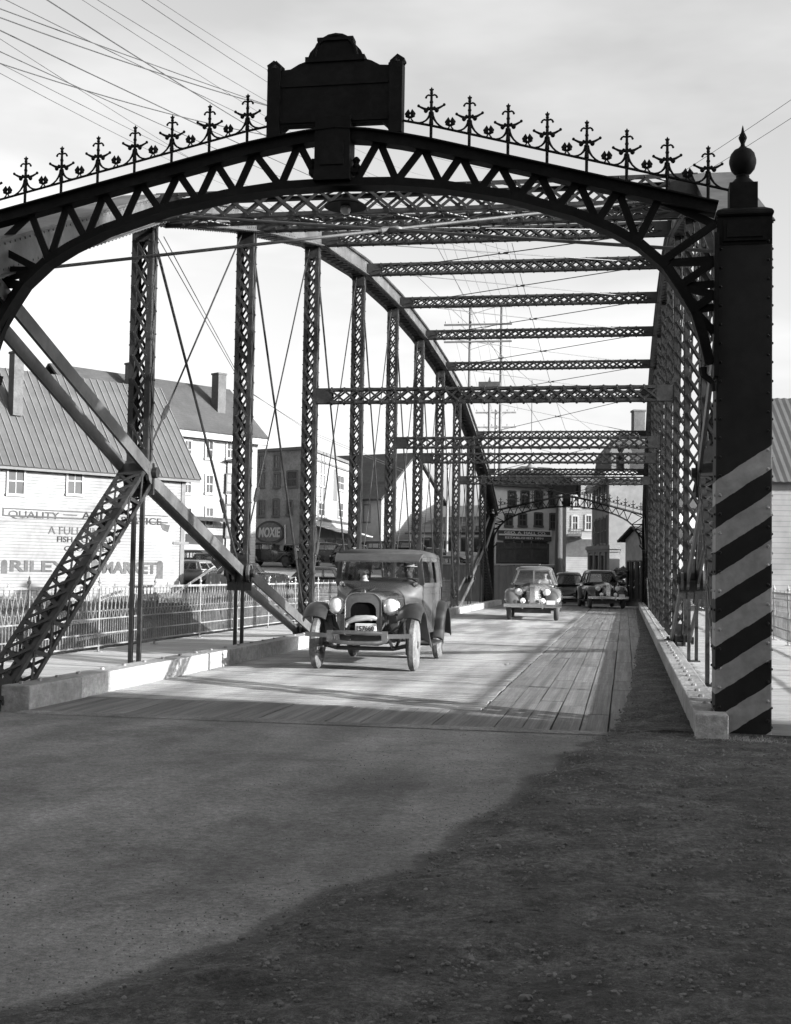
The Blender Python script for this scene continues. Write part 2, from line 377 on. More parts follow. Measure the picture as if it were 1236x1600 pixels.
# near bank: road and shoulder
from mathutils import noise
g = MB(); g.span((-400, -120, -.6), (400, 11.2, -.012)); struct(g, 'near_ground', bank_m)
rd = MB(); NX, NY = 170, 150
def rz(x, y): return .012*math.sin(x*.8+y*.5)*math.sin(y*.6-x*.3)
vs = []; fs = []
for j in range(NY+1):
    for i in range(NX+1):
        x = -14+15.5*i/NX; y = -3+14.25*j/NY; e = min(1, max(0, (11.3-y)/1.2)); vs.append((x, y, .0+rz(x, y)*e))
for j in range(NY):
    for i in range(NX): a = j*(NX+1)+i; fs.append((a, a+1, a+NX+2, a+NX+1))
nroad = len(vs); rd.add(vs, fs)
lip = [(-5.6+6.0*k/150, .05+.07*noise.noise(V((k*.11, 2.2, 0)))+.04*noise.noise(V((k*.5, 7.7, 0)))) for k in range(151)] if True else []
vs = []; fs = []
for x, e in lip: vs += [(x, 11.2, .004), (x, 11.33, .012), (x, 11.36+max(.0, e), .011), (x, 11.37+max(.01, e), .0)]
for k in range(150):
    for q in range(3): fs.append((4*k+q, 4*k+4+q, 4*k+5+q, 4*k+1+q))
rd.add(vs, fs); road = struct(rd, 'road', asphalt, True)
ROADV = nroad
# broken edge of the asphalt: dirt and gravel spread over it on the right
EDGE = [(.5, 59.3), (.42, 48), (.33, 30), (.14, 20.2), (.05, 15), (-.03, 12.8), (-.21, 10.7), (-.47, 8.92), (-.65, 7.67), (-.9, 6.46), (-1.15, 5.4), (-1.32, 4.59), (-1.52, 4.06), (-1.75, 3.7), (-2.2, 3.2), (-3.2, 2.2), (-4, 0)]
def edge_x(y):
    return edge_0(y)+(.10*noise.noise(V((.3, y*1.1, 1)))+.09*noise.noise(V((3.3, y*2.7, 1)))+.05*noise.noise(V((1, y*7, 1))) if y < 13 else 0)
def edge_0(y):
    for (xa, ya), (xb, yb) in zip(EDGE, EDGE[1:]):
        if yb <= y <= ya: return xb+(xa-xb)*(y-yb)/(ya-yb)
    return EDGE[0][0] if y > EDGE[0][1] else EDGE[-1][0]
_at = road.data.attributes.new('dirt', 'FLOAT', 'POINT')
for i_, v_ in enumerate(road.data.vertices):
    d_ = (edge_x(min(v_.co.y, 59))-v_.co.x) if v_.co.y > 0 else 1
    _at.data[i_].value = max(0.0, math.exp(-max(d_, 0)/.09)*.8) + .28*max(0, noise.noise(V((v_.co.x*.35, v_.co.y*.35, 9))))
def gn(x, y, s): return noise.noise(V((x*s, y*s, 3.1)))
gv = MB(); vs = []; fs = []; rows = []
y = 0.0
while y < 59: rows.append(y); y += .075 if y < 13 else .25
NXg = 56
for y in rows:
    x0 = edge_x(y)+.05*gn(1, y, 12); x1 = KR-.004 if y > 11.25 else 3.6
    for i in range(NXg+1):
        t = i/NXg; x = x0+(x1-x0)*t; e = min(1, t*(x1-x0)/.22)
        amp = 1.0 if y < 13 else .5
        h = .026*e+e*amp*(.018*gn(x, y, 1.6)+.016*gn(x, y, 5)+.014*gn(x, y, 14)+(.009*gn(x, y, 31) if y < 8 else 0))-(.05*math.exp(-((x+.33)**2+(y-4.45)**2*.6)/.035)-.03*math.exp(-((x+.33)**2+(y-4.8)**2*2)/.03))*e
        base = .004+(rz(x, y) if y < 11.3 else 0)*min(1, max(0, (11.3-y)/1.2))
        vs.append((x, y, base-.006*(1-e)+max(-.004, h)+(.03 if y > 11.3 else 0)*min(1, (x-x0)/.3)*.5))
for j in range(len(rows)-1):
    for i in range(NXg): a = j*(NXg+1)+i; fs.append((a, a+1, a+NXg+2, a+NXg+1))
gv.add(vs, fs); struct(gv, 'dirt_shoulder', gravel_m, True)
# loose stones
pb = MB(); OCT = [V((1, 0, 0)), V((0, 1, 0)), V((-1, 0, 0)), V((0, -1, 0)), V((0, 0, .8)), V((0, 0, -.8))]
OF = [(0, 1, 4), (1, 2, 4), (2, 3, 4), (3, 0, 4), (1, 0, 5), (2, 1, 5), (3, 2, 5), (0, 3, 5)]
_b = bmesh.new(); bmesh.ops.create_icosphere(_b, subdivisions=1, radius=1); ICO = [v.co.copy() for v in _b.verts]; ICF = [tuple(v.index for v in f.verts) for f in _b.faces]; _b.free()
def stone(x, y, z, r):
    a = random.random()*6.3; c, s_ = math.cos(a), math.sin(a); sq = random.uniform(.6, 1)
    pb.add([(x+(p.x*c-p.y*s_*sq)*r*q, y+(p.x*s_+p.y*c*sq)*r*q, z+p.z*r*q*.7) for p in ICO for q in (random.uniform(.72, 1.18),)], ICF)
for _ in range(15000):
    y = 3.0+9.6*random.random()**1.25
    x0 = edge_x(y); x = x0+(2.4-x0)*random.random()**.9
    if y > 11.3 and x > KR-.05: continue
    z = .03+rz(x, y)+.018*gn(x, y, 1.6)
    stone(x, y, z, random.choice([.003, .004, .004, .005, .006, .007, .009])*(1+.7*random.random()))
for _ in range(130):
    y = 3.4+7.8*random.random(); x = edge_x(y)+.15+random.random()*2; stone(x, y, .04, random.uniform(.008, .022))
for _ in range(2600):
    y = 3.2+8.2*random.random()**1.1; x = edge_x(y)+.08-random.random()**3.6*1.9; stone(x, y, .008+rz(x, y), random.uniform(.0025, .0055))
for _ in range(1500):
    y = 12+40*random.random()**1.6; x0 = edge_x(y); x = x0+(KR-.03-x0)*random.random(); stone(x, y, .05, random.uniform(.006, .014))
tag(pb.obj('loose_stones', pebble_m, None, False, 'stuff'), 'loose pebbles and grit scattered over the dirt shoulder', 'gravel')

# river gorge and far bank
wt = MB(); wt.span((-400, 11.3, -5.4), (400, 62, -5.2)); struct(wt, 'river_water', water_m)
def terrain(x, y):
    # far bank: a rising yard at the left, a level street straight ahead
    rise = max(0, y-66-max(0, x+4)*.6)*.085
    lft = min(1, max(0, (-4.5-x)/5))
    z = -.22+min(rise, 4.2)*lft
    if x < -6 and y < 66: z = min(z, -1.2-(66-y)*.3+max(0, y-63.5)*.4)
    if x > 4.5: z = min(z, -.2)
    if y > 130: z += min(1, (y-130)/60)*2
    return z
tr = MB(); vs = []; fs = []
xs = [-400, -250, -160, -110]+[-90+2*i for i in range(130)]+[60, 90, 150, 250, 400]
ys = [59.62, 60.5, 62]+[63.5+1.5*i for i in range(44)]+[140, 170, 250, 500, 1500]
for y in ys:
    for x in xs: vs.append((x, y, terrain(x, y)))
nx = len(xs)
fb_ = []
for j in range(len(ys)-1):
    for i in range(nx-1):
        a = j*nx+i; q = (a, a+1, a+nx+1, a+nx); c = sum((V(vs[k]) for k in q), V())/4
        (fb_ if c.x < -7.5 and c.y < 67.5+.25*max(0, -c.x-12) and c.x > -60 else fs).append(q)
tr.add(vs, fs); struct(tr, 'far_bank_ground', street_m, True)
bk_ = MB(); bk_.add([(x, y, z+(.25*gn(x, y, .5)+.2*gn(x, y, 1.3) if 60 < y < 66 else 0)) for x, y, z in vs], fb_); struct(bk_, 'river_bank', bank_m, False)
for xa, xb, nm in ((-400, 400, 'near_bank_slope'),):
    m_ = MB(); m_.prism([(xa, 11.2, -.02), (xa, 13.0, -5.5), (xa, 11.2, -5.5)], (xb-xa, 0, 0)); struct(m_, nm, bank_m)
m_ = MB(); m_.prism([(-400, 59.62, -.25), (-400, 59.62, -6), (-400, 57.5, -6)], (800, 0, 0)); struct(m_, 'far_bank_slope', bank_m)

# ---------------------------------------------------------------- bridge deck, kerbs, sidewalks
dk = MB(); dk.span((-8.0, Y0, -.42), (3.3, Y1, -.062)); deck = struct(dk, 'bridge_deck', wood_long)
OFF[deck.name] = V((0, 0, 0))
def plank_mesh(name, m):
    mb = MB(); o = mb.span((-.5, -.5, -.5), (.5, .5, .5)); me = mb.mesh(name, m); return me
pm = plank_mesh('deck_plank', wood); pl = plank_mesh('deck_board', wood_long); pt_ = plank_mesh('deck_board', tar_boards); pw = plank_mesh('walk_plank', walk_wood)
def lay(me, name, par, x0, x1, y0, y1, zt, th=.058, jit=.004):
    z = zt+random.uniform(-jit, jit)-th/2
    return piece(name, me, par, Matrix.Translation(((x0+x1)/2, (y0+y1)/2, z)) @ Matrix.Diagonal((x1-x0, y1-y0, th, 1)))
SPLIT = -1.42
y = Y0+1.55
while y < 49.6:                                                     # cross planks of the left lane
    wd = random.uniform(.175, .205); sp = -3.5+random.uniform(-.04, .04)
    lay(pm, 'deck_plank', deck, KL-.02, SPLIT+random.uniform(-.014, .012), y, y+wd-.012, .0)
    y += wd
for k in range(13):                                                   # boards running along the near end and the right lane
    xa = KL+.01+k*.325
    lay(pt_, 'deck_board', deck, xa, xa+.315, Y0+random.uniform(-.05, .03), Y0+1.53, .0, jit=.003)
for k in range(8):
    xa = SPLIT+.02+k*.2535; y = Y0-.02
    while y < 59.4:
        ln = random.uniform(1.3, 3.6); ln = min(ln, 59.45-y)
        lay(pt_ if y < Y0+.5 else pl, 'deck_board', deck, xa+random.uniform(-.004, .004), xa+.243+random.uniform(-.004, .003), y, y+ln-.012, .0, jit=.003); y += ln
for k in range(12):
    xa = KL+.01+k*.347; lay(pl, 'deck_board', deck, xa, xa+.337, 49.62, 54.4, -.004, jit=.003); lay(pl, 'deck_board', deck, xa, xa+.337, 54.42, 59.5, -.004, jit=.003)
# kerb timbers with bolt heads
def kerb(name, x0, x1, ys_, side):
    for i, (a, b) in enumerate(zip(ys_, ys_[1:])):
        mb = MB(); mb.span((x0, a+.006, -.05), (x1, b-.006, .225))
        o = mb.obj(name, kerb_grey if (side < 0 and i == 0) else kerb_paint, None, False, 'structure')
        bevel(o, .014, 2)
        bl = MB(); n = max(3, int((b-a)/.62))
        for k in range(n):
            yy = a+(b-a)*(k+.5)/n; bl.lathe([(.027, 0), (.027, .014), (.018, .024)], ((x0*.62+x1*.38) if side < 0 else (x0*.5+x1*.5), yy, .225), 6)
        OFF[o.name] = V((0, 0, 0)); bl.obj('bolt', galv, o)
kl = [11.55, 12.75, 17.9, 22.6, 27.2, 31.9, 36.6, 41.4, 46.2, 51, 55.4, 59.4]
kerb('left_kerb', KL-.30, KL, kl, -1)
kerb('right_kerb', KR, KR+.27, [11.05, 15.6, 20.2, 24.9, 29.6, 34.3, 39, 43.7, 48.4, 53, 59.4], 1)
def walk(name, x0, x1, zt):
    ys0 = 11.5; mb = MB(); mb.span((x0, ys0, -.06), (x1, Y1, zt-.05)); o = struct(mb, name, walk_wood); OFF[o.name] = V((0, 0, 0)); y = ys0
    while y < Y1-.2:
        wd = random.uniform(.23, .27); lay(pw, 'walk_plank', o, x0+random.uniform(-.015, .015), x1+random.uniform(-.02, .02), y, y+wd-.01, zt, .045, .003); y += wd
walk('right_sidewalk', KR+.28, 3.15, .12)
walk('left_sidewalk', -8.0, KL-.31, .12)
m_ = MB(); m_.span((.87, 10.95, -.03), (4.2, 11.16, .006)); bevel(struct(m_, 'sidewalk_sill', concrete), .01)
m_ = MB(); m_.span((-8.2, 10.82, -.03), (-5.95, 11.18, .03)); bevel(struct(m_, 'sidewalk_sill', concrete), .01)
m_ = MB(); m_.span((.87, 11.17, -.05), (4.2, 11.49, -.004)); struct(m_, 'walk_apron', concrete)
# far street beyond the bridge
m_ = MB(); m_.add([(-6.5, 59.5, -.03), (1.6, 59.5, -.03), (1.2, 70, -.13), (-1, 130, -.1), (-9, 130, -.1), (-7.5, 70, -.13)], [(0, 1, 2, 3, 4, 5)]); struct(m_, 'far_street', asphalt)

# ================================================================ the lenticular truss bridge
bridge = thing('truss_bridge', 'black riveted iron truss bridge with latticed posts and an ornate portal arch', 'bridge', (-2.5, 11.3, 0), built_in_place=True)
TZ = [4.18, 5.77, 6.83, 7.72, 8.16, 8.33, 8.3, 8.08, 7.72, 6.78, 5.66, 4.1]      # underside of the top chord
BZ = [4.1, 2.58, 1.33, .22, -.35, -.62, -.62, -.35, .15, 1.22, 2.45, 4.1]        # pins of the bottom chord
CH, CW = .34, .36
lat_mesh = unit_bar('lattice_bar', steel)
web_mesh = unit_bar('web_bar', steel_dark)
brace_mesh = unit_bar('lattice_bar', steel)
def zig(a0, a1, pitch):                                                     # lacing points along a member
    n = max(1, round((a1-a0)/pitch)); return [a0+(a1-a0)*k/n for k in range(n+1)]
def laced_post(X, Y, z0, z1, single, wx=.27, wy=.17):
    mb = MB(); t = .064
    for sx in (-1, 1):
        for sy in (-1, 1):
            mb.bar((X+sx*wx/2, Y+sy*(wy/2-t/2), z0), (X+sx*wx/2, Y+sy*(wy/2-t/2), z1), .012, t, (0, 1, 0))
            mb.bar((X+sx*(wx/2-t/2), Y+sy*wy/2, z0), (X+sx*(wx/2-t/2), Y+sy*wy/2, z1), t, .012, (0, 1, 0))
    for z in (z0, z1-.3):
        for sy in (-1, 1): mb.bar((X, Y+sy*(wy/2+.008), z), (X, Y+sy*(wy/2+.008), z+.3), wx, .008, (0, 1, 0))
    p = mb.obj('post', steel, bridge)
    zz = zig(z0+.28, z1-.28, .28)
    la = MB(); iw = wx/2-.05
    for k in range(len(zz)-1):
        for sy in (-1, 1):
            for d in (-1, 1):
                a = V((X-d*iw, Y+sy*(wy/2+.010+.006*d*sy), zz[k])); b = V((X+d*iw, Y+sy*(wy/2+.010+.006*d*sy), zz[k+1]))
                if single and sy < 0: piece('lattice_bar', lat_mesh, p, frame(a, b, (0, 1, 0), .036, .008))
                else: la.bar(a, b, .036, .008, (0, 1, 0))
        for sx in (-1, 1):
            d = 1 if k % 2 else -1
            la.bar((X+sx*(wx/2+.01), Y-d*(wy/2-.03), zz[k]), (X+sx*(wx/2+.01), Y+d*(wy/2-.03), zz[k+1]), .04, .008, (1, 0, 0))
    for z in zz:
        for sx in (-1, 1):
            la.rivet((X+sx*(wx/2-.045), Y-wy/2-.016, z), (0, -1, 0), .013, .012)
            la.rivet((X+sx*(wx/2+.015), Y+(wy/2-.03), z), (sx, 0, 0), .012, .012); la.rivet((X+sx*(wx/2+.015), Y-(wy/2-.03), z+.14), (sx, 0, 0), .012, .012)
    la.obj('lattice', steel, p, kind='stuff')
    return p
def top_chord(X, p, q, rivets):
    p, q = V(p), V(q); mb = MB()
    for s in (-1, 1):
        mb.bar(p, q, .014, CH, o=(s*CW/2, CH/2)); mb.bar(p, q, .07, .014, o=(s*(CW/2-.035), .005)); mb.bar(p, q, .07, .014, o=(s*(CW/2+.042), .01))
        mb.bar(p, q, .06, .014, o=(s*(CW/2+.037), CH-.008))
    mb.bar(p, q, CW+.16, .014, o=(0, CH+.008))
    o = mb.obj('top_chord', steel_chord, bridge)
    t = (q-p); ln = t.length; t.normalize(); u = V((1, 0, 0)).cross(t); u = u if u.z > 0 else -u
    la = MB(); n = round(ln/.2)
    for k in range(n):
        a = p+t*(ln*k/n); b = p+t*(ln*(k+1)/n); d = 1 if k % 2 else -1
        la.bar(a+V((-d*(CW/2-.03), 0, 0))-u*.008, b+V((d*(CW/2-.03), 0, 0))-u*.008, .05, .01, u)
    la.obj('lacing', steel, o, kind='stuff')
    if rivets:
        rv = MB(); n = int(ln/.11)
        for k in range(n):
            a = p+t*(ln*(k+.5)/n)
            for h in (.06, CH-.05):
                for s in (-1, 1): rv.rivet(a+V((s*(CW/2+.007), 0, 0))+u*h, (s, 0, 0), .014, .012)
            for s in (-1, 1): rv.rivet(a+V((s*(CW/2+.05), 0, 0))-u*.0, -u, .014, .014)
        rv.obj('rivets', steel_chord, o, kind='stuff')
    return o
for X in (XL, XR):
    left = X < 0; YN[0], TZ[0], BZ[0] = (10.9, 4.0, 4.13) if left else (11.5, 4.15, 4.05)
    for i in range(11):
        top_chord(X, (X, YN[i], TZ[i]), (X, YN[i+1], TZ[i+1]), i < 6)
        # bottom chord: a pair of eyebars in every panel, set wide and narrow in turn
        ins = .16 if i % 2 == 0 else .075; d = .17
        for s in (-1, 1):
            a, b = V((X+s*ins, YN[i], BZ[i])), V((X+s*ins, YN[i+1], BZ[i+1])); mb = MB(); mb.bar(a, b, .034, d)
            for e in (a, b): mb.lathe([(.0, -.02), (.15, -.02), (.15, .02), (.0, .02)], e, 18, 'x')
            mb.obj('eyebar', steel_chord, bridge)
    for i in range(1, 11):
        z0 = BZ[i] if i in (1, 2, 9, 10) else BZ[i]
        laced_post(X, YN[i], max(z0, -.05) if z0 < 1 else z0+.02, TZ[i]+.04, left and i in (1, 2, 3))
        mb = MB(); mb.lathe([(.035, -.24), (.035, .24)], (X, YN[i], BZ[i]), 12, 'x')
        for s in (-1, 1): mb.lathe([(.07, 0), (.07, .05)], (X+s*.22-.025, YN[i], BZ[i]), 8, 'x')
        mb.obj('pin', steel, bridge)
        if BZ[i] > .5:
            for s in (-1, 1):
                mb = MB(); mb.bar((X+s*.055, YN[i], .0), (X+s*.055, YN[i], BZ[i]), .05, .05, (0, 1, 0)); mb.obj('hanger', steel, bridge)
            mb = MB(); mb.span((X-.2, YN[i]-.02, BZ[i]-.28), (X+.2, YN[i]+.02, BZ[i]+.12)); mb.obj('gusset', steel, bridge)
            hb = MB(); hb.span((X-.11, YN[i]-.1, .115), (X+.11, YN[i]+.1, .135)); hb.obj('hanger_plate', steel, bridge)
    # crossing tie rods with turnbuckles
    for i in range(1, 10):
        for (za, zb, r, dx) in ((TZ[i]-.02, BZ[i+1]+.05, .019, .03), (BZ[i]+.05, TZ[i+1]-.02, .013, -.03)):
            a, b = V((X+dx, YN[i]+.12, za)), V((X+dx, YN[i+1]-.12, zb)); mb = MB(); mb.tube([a, b], r, 6)
            f = .2 if za < zb else .78
            m_, t = a.lerp(b, f), (b-a).normalized()
            mb.tube([m_-t*.16, m_-t*.12, m_+t*.12, m_+t*.16], [.014, .034, .034, .014], 6); mb.obj('tie_rod', steel, bridge)
    # inclined laced end brace from the bridge seat up to the first pin
    for (ya, za, yb, zb, single) in ((11.6, -.05, YN[1], BZ[1], left), (YN[11]-.45, -.05, YN[10], BZ[10], False)):
        a, b = V((X, ya, za)), V((X, yb, zb)); mb = MB(); t = (b-a); ln = t.length; t.normalize(); u = V((1, 0, 0)).cross(t)
        for sx in (-1, 1):
            for su in (-1, 1):
                mb.bar(a, b, .055, .012, u, (sx*.135, su*.15)); mb.bar(a, b, .012, .055, u, (sx*.16, su*.125))
        for e in (0, ln-.32): mb.bar(a+t*e, a+t*(e+.32), .32, .01, u, (0, .16)); mb.bar(a+t*e, a+t*(e+.32), .32, .01, u, (0, -.16))
        o = mb.obj('end_brace', steel, bridge); la = MB(); zz = zig(.3, ln-.3, .24)
        ax = t.cross(u).normalized()
        for k in range(len(zz)-1):
            for su in (-1, 1):
                for d in (-1, 1):
                    p = a+t*zz[k]+u*su*(.158+.005*d)-ax*d*.13; q = a+t*zz[k+1]+u*su*(.158+.005*d)+ax*d*.13
                    if single and su > 0: piece('lattice_bar', brace_mesh, o, frame(p, q, u, .045, .008))
                    else: la.bar(p, q, .045, .008, u)
            for sx in (-1, 1):
                d = 1 if k % 2 else -1
                la.bar(a+t*zz[k]+ax*sx*.168-u*d*.12, a+t*zz[k+1]+ax*sx*.168+u*d*.12, .045, .008, ax)
        la.obj('lattice', steel, o, kind='stuff')

def strut(Y, z, x0, x1, h, dp, single=False, pitch=.235, curve=0):
    mb = MB(); t = .05
    for sy in (-1, 1):
        for sz in (-1, 1):
            mb.bar((x0, Y+sy*dp/2, z+sz*(h/2-t/2)), (x1, Y+sy*dp/2, z+sz*(h/2-t/2)), .01, t)
            mb.bar((x0, Y+sy*(dp/2-t/2), z+sz*h/2), (x1, Y+sy*(dp/2-t/2), z+sz*h/2), t, .01)
        mb.span((x0, Y+sy*(dp/2+.006)-.004, z-h/2), (x0+.32, Y+sy*(dp/2+.006)+.004, z+h/2)); mb.span((x1-.32, Y+sy*(dp/2+.006)-.004, z-h/2), (x1, Y+sy*(dp/2+.006)+.004, z+h/2))
    p = mb.obj('cross_strut', steel, bridge); la = MB(); xx = zig(x0+.3, x1-.3, pitch); ih = h/2-.045
    for k in range(len(xx)-1):
        for sy in (-1, 1):
            for d in (-1, 1):
                yy = Y+sy*(dp/2+.012+.005*d*sy)
                a, b = (xx[k], yy, z-d*ih), (xx[k+1], yy, z+d*ih)
                if single and sy < 0: piece('lattice_bar', lat_mesh, p, frame(a, b, (0, 1, 0), .036, .008))
                else: la.bar(a, b, .036, .008, (0, 1, 0))
        d = 1 if k % 2 else -1
        for sz in (-1, 1): la.bar((xx[k], Y-d*(dp/2-.03), z+sz*(h/2+.008)), (xx[k+1], Y+d*(dp/2-.03), z+sz*(h/2+.008)), .04, .008)
        for sz in (-1, 1):
            la.rivet((xx[k], Y-dp/2-.016, z+sz*(h/2-.025)), (0, -1, 0), .016, .02); la.rivet((xx[k], Y, z+sz*(h/2+.006)), (0, 0, sz), .03, .03)
    la.obj('lattice', steel, p, kind='stuff')
for i in range(1, 11):
    strut(YN[i], TZ[i]+(.13 if i > 1 else .15), XL+.2, XR-.2, .26 if i > 1 else .34, .16 if i > 1 else .36, i == 1, .235 if i > 1 else .3)
for i in (3, 5, 6, 8):
    strut(YN[i], 4.77, XL+.13, XR-.13, .29, .15, False, .25)
# upper lateral rods between the struts
for i in range(0, 11):
    for s in (-1, 1):
        a = V((XL+.25, YN[i], TZ[i]+.1)); b = V((XR-.25, YN[i+1], TZ[i+1]+.1))
        if s < 0: a.x, b.x = b.x, a.x
        r = .017 if i < 2 else .011
        mb = MB(); mb.tube([a, b], r, 6); m_, t = a.lerp(b, .5), (b-a).normalized()
        mb.tube([m_-t*.14, m_-t*.1, m_+t*.1, m_+t*.14], [r, r*2, r*2, r], 6); mb.obj('lateral_rod', steel_chord if i < 2 else steel, bridge)

# ---------------------------------------------------------------- portal arches
ARCH = [(0, 4.9), (.54, 4.885), (1.02, 4.83), (1.6, 4.72), (2.18, 4.54), (2.5, 4.39), (2.74, 4.25), (2.97, 4.04), (3.1, 3.84), (3.22, 3.63), (3.29, 3.4), (3.34, 3.18)]
XC = -2.63; HW = 3.63
def chord_z(x):
    d = abs(x-XC); d0, k0, k1 = (.86, .145, .264) if x > XC else (.9, .12, .227)
    return 5.46-(k0*(d/d0)**1.45 if d < d0 else k0+k1*(d-d0))
CRS = {1: [.86+.3515*k for k in range(8)], -1: [.88+.3685*k for k in range(8)]}
def crest_mesh():
    mb = MB(); r = .0125
    mb.tube([(0, 0, -.06), (0, 0, .14)], .014, 8); mb.tube([(0, 0, .14), (0, 0, .2), (0, 0, .44)], [.022, .016, .011], 8)
    for s in (-1, 1):
        mb.tube([(0, 0, .29), (s*.03, 0, .278), (s*.07, 0, .288), (s*.112, 0, .31)], [.014, .013, .012, .009], 6)
        mb.ball((s*.118, 0, .316), .014, 8, 6); mb.ball((s*.05, 0, .268), .021, 8, 6, (1, .8, 1.1)); mb.ball((s*.028, 0, .292), .014, 8, 6)
        mb.tube([(0, 0, .405), (s*.03, 0, .412), (s*.045, 0, .402), (s*.05, 0, .39)], [.009, .009, .009, .007], 6); mb.ball((s*.05, 0, .39), .011, 8, 6)
    mb.ball((0, 0, .245), .02, 8, 6); mb.ball((0, 0, .345), .018, 8, 6); mb.ball((0, 0, .43), .016, 8, 6)
    mb.tube([(0, 0, .43), (0, 0, .455), (0, 0, .485)], [.009, .017, .002], 6)
    mb.tube([(-.02, 0, .462), (.02, 0, .462)], .007, 6)
    return mb.mesh('crest_cross', steel_dark, True)
def leaf_mesh():
    mb = MB()
    for s in (-1, 1):
        mb.tube([(0, 0, .0), (s*.025, 0, .02), (s*.02, 0, .05), (s*.018, 0, .085)], [.008, .022, .024, .002], 6); mb.ball((s*.035, 0, .04), .016, 8, 6)
        mb.tube([(s*.008, 0, -.005), (s*.028, 0, -.03)], .007, 6)
    return mb.mesh('crest_leaf', steel_dark, True)
CM, LM = crest_mesh(), leaf_mesh()
def stripe_mat():
    m = mat('striped column paint', 1, .6, .22, 9, .3, dirt=.2, spec=.12, bdist=.004)
    nt = m.node_tree; N = nt.nodes; L = nt.links; b = N['Principled BSDF']; src = b.inputs['Base Color'].links[0].from_socket
    co = N.new('ShaderNodeTexCoord').outputs['Object']; s = N.new('ShaderNodeSeparateXYZ'); L.new(co, s.inputs[0])
    def op(o, a, v=None, w=None):
        n = N.new('ShaderNodeMath'); n.operation = o
        L.new(a, n.inputs[0]) if not isinstance(a, float) else None
        if isinstance(v, float): n.inputs[1].default_value = v
        elif v is not None: L.new(v, n.inputs[1])
        return n.outputs[0]
    # light bands rising to the right; y of the column joins in so that the sides carry them too
    xx = op('MULTIPLY', s.outputs[0], .675); zz = op('SUBTRACT', s.outputs[2], xx)
    ed = N.new('ShaderNodeTexNoise'); ed.inputs['Scale'].default_value = 9; ed.inputs['Detail'].default_value = 4; L.new(co, ed.inputs['Vector'])
    zz2 = op('ADD', zz, op('MULTIPLY', ed.outputs[0], .034))
    fr = op('FRACT', op('DIVIDE', op('ADD', zz2, 9*.407+STRIPE_OFF), .407)); band = op('LESS_THAN', fr, .5)
    low = op('LESS_THAN', zz2, STRIPE_TOP)
    k = op('MULTIPLY', band, low); mr = N.new('ShaderNodeMapRange'); mr.inputs[3].default_value = .013; mr.inputs[4].default_value = .235; L.new(k, mr.inputs[0])
    L.new(op('MULTIPLY', src, mr.outputs[0]), b.inputs['Base Color'])
    return m
# place the bands: left edge of the column shows the first band between pixel rows 748 and 785
_za, _zb = atY(1118, 748, 11.22).z, atY(1118, 785, 11.22).z
_xe = XR-.235-(-2.5)
STRIPE_TOP = _za-_xe*.675+.005; STRIPE_OFF = (.2035-STRIPE_TOP) % .407
column_m = stripe_mat()
def column(X, Y, portal, zo, full):
    w = .235; mb = MB(); mb.span((X-w, Y-w+.02, -.03+min(zo, 0)), (X+w, Y+w-.02, 4.26+zo)); c = bevel(mb.obj('portal_column', column_m if full else steel_dark, portal), .012)
    cp_ = MB(); z = 4.26+zo
    cp_.span((X-w+.002, Y-w+.022, z), (X+w-.002, Y+w-.022, z+.26)); cp_.lathe([(.0, 0), (.325, 0), (.345, .015), (.345, .03), (.325, .055), (.25, .085), (.2, .09), (.0, .09)], (X, Y, z+.25), 4)
    cp_.v[8:] = [(X+(x-X)*math.cos(PI/4)-(y-Y)*math.sin(PI/4), Y+(x-X)*math.sin(PI/4)+(y-Y)*math.cos(PI/4), zz) for x, y, zz in cp_.v[8:]]
    cp_.span((X-.18, Y-w-.005, z+.03), (X+.18, Y-w+.03, z+.21)); cp_.span((X-.15, Y-w-.02, z+.06), (X+.15, Y-w+.0, z+.18))
    cp_.obj('column_cap', steel_dark, c)
    fb = MB(); fb.span((X-.12, Y-.12, z+.33), (X+.12, Y+.12, z+.58)); z += .08
    fb.lathe([(.0, .5), (.115, .5), (.11, .515), (.075, .55), (.056, .57), (.06, .585), (.05, .595), (.075, .61), (.103, .645), (.118, .70), (.118, .73), (.103, .785), (.075, .82), (.04, .838), (.03, .85), (.02, .86), (.018, .88), (.036, .925), (.037, .935), (.014, .985), (.008, 1.02), (.0, 1.05)], (X, Y, z), 20)
    fb.obj('finial', steel_dark, c, True); z -= .08
    rv = MB(); zz = .1
    while zz < 4.25:
        for s in (-1, 1):
            r = .018 if (full and zz < 2.4) else .014
            rv.rivet((X+s*(w-.035), Y-w+.02, zz+zo+(.0 if s < 0 else .06)), (0, -1, 0), r, .018)
            rv.rivet((X-w, Y+s*(w-.06), zz+zo), (-1, 0, 0), .014, .014); rv.rivet((X+w, Y+s*(w-.06), zz+zo), (1, 0, 0), .014, .014)
        zz += .165
    rv.obj('rivets', column_m if full else steel_dark, c, kind='stuff')
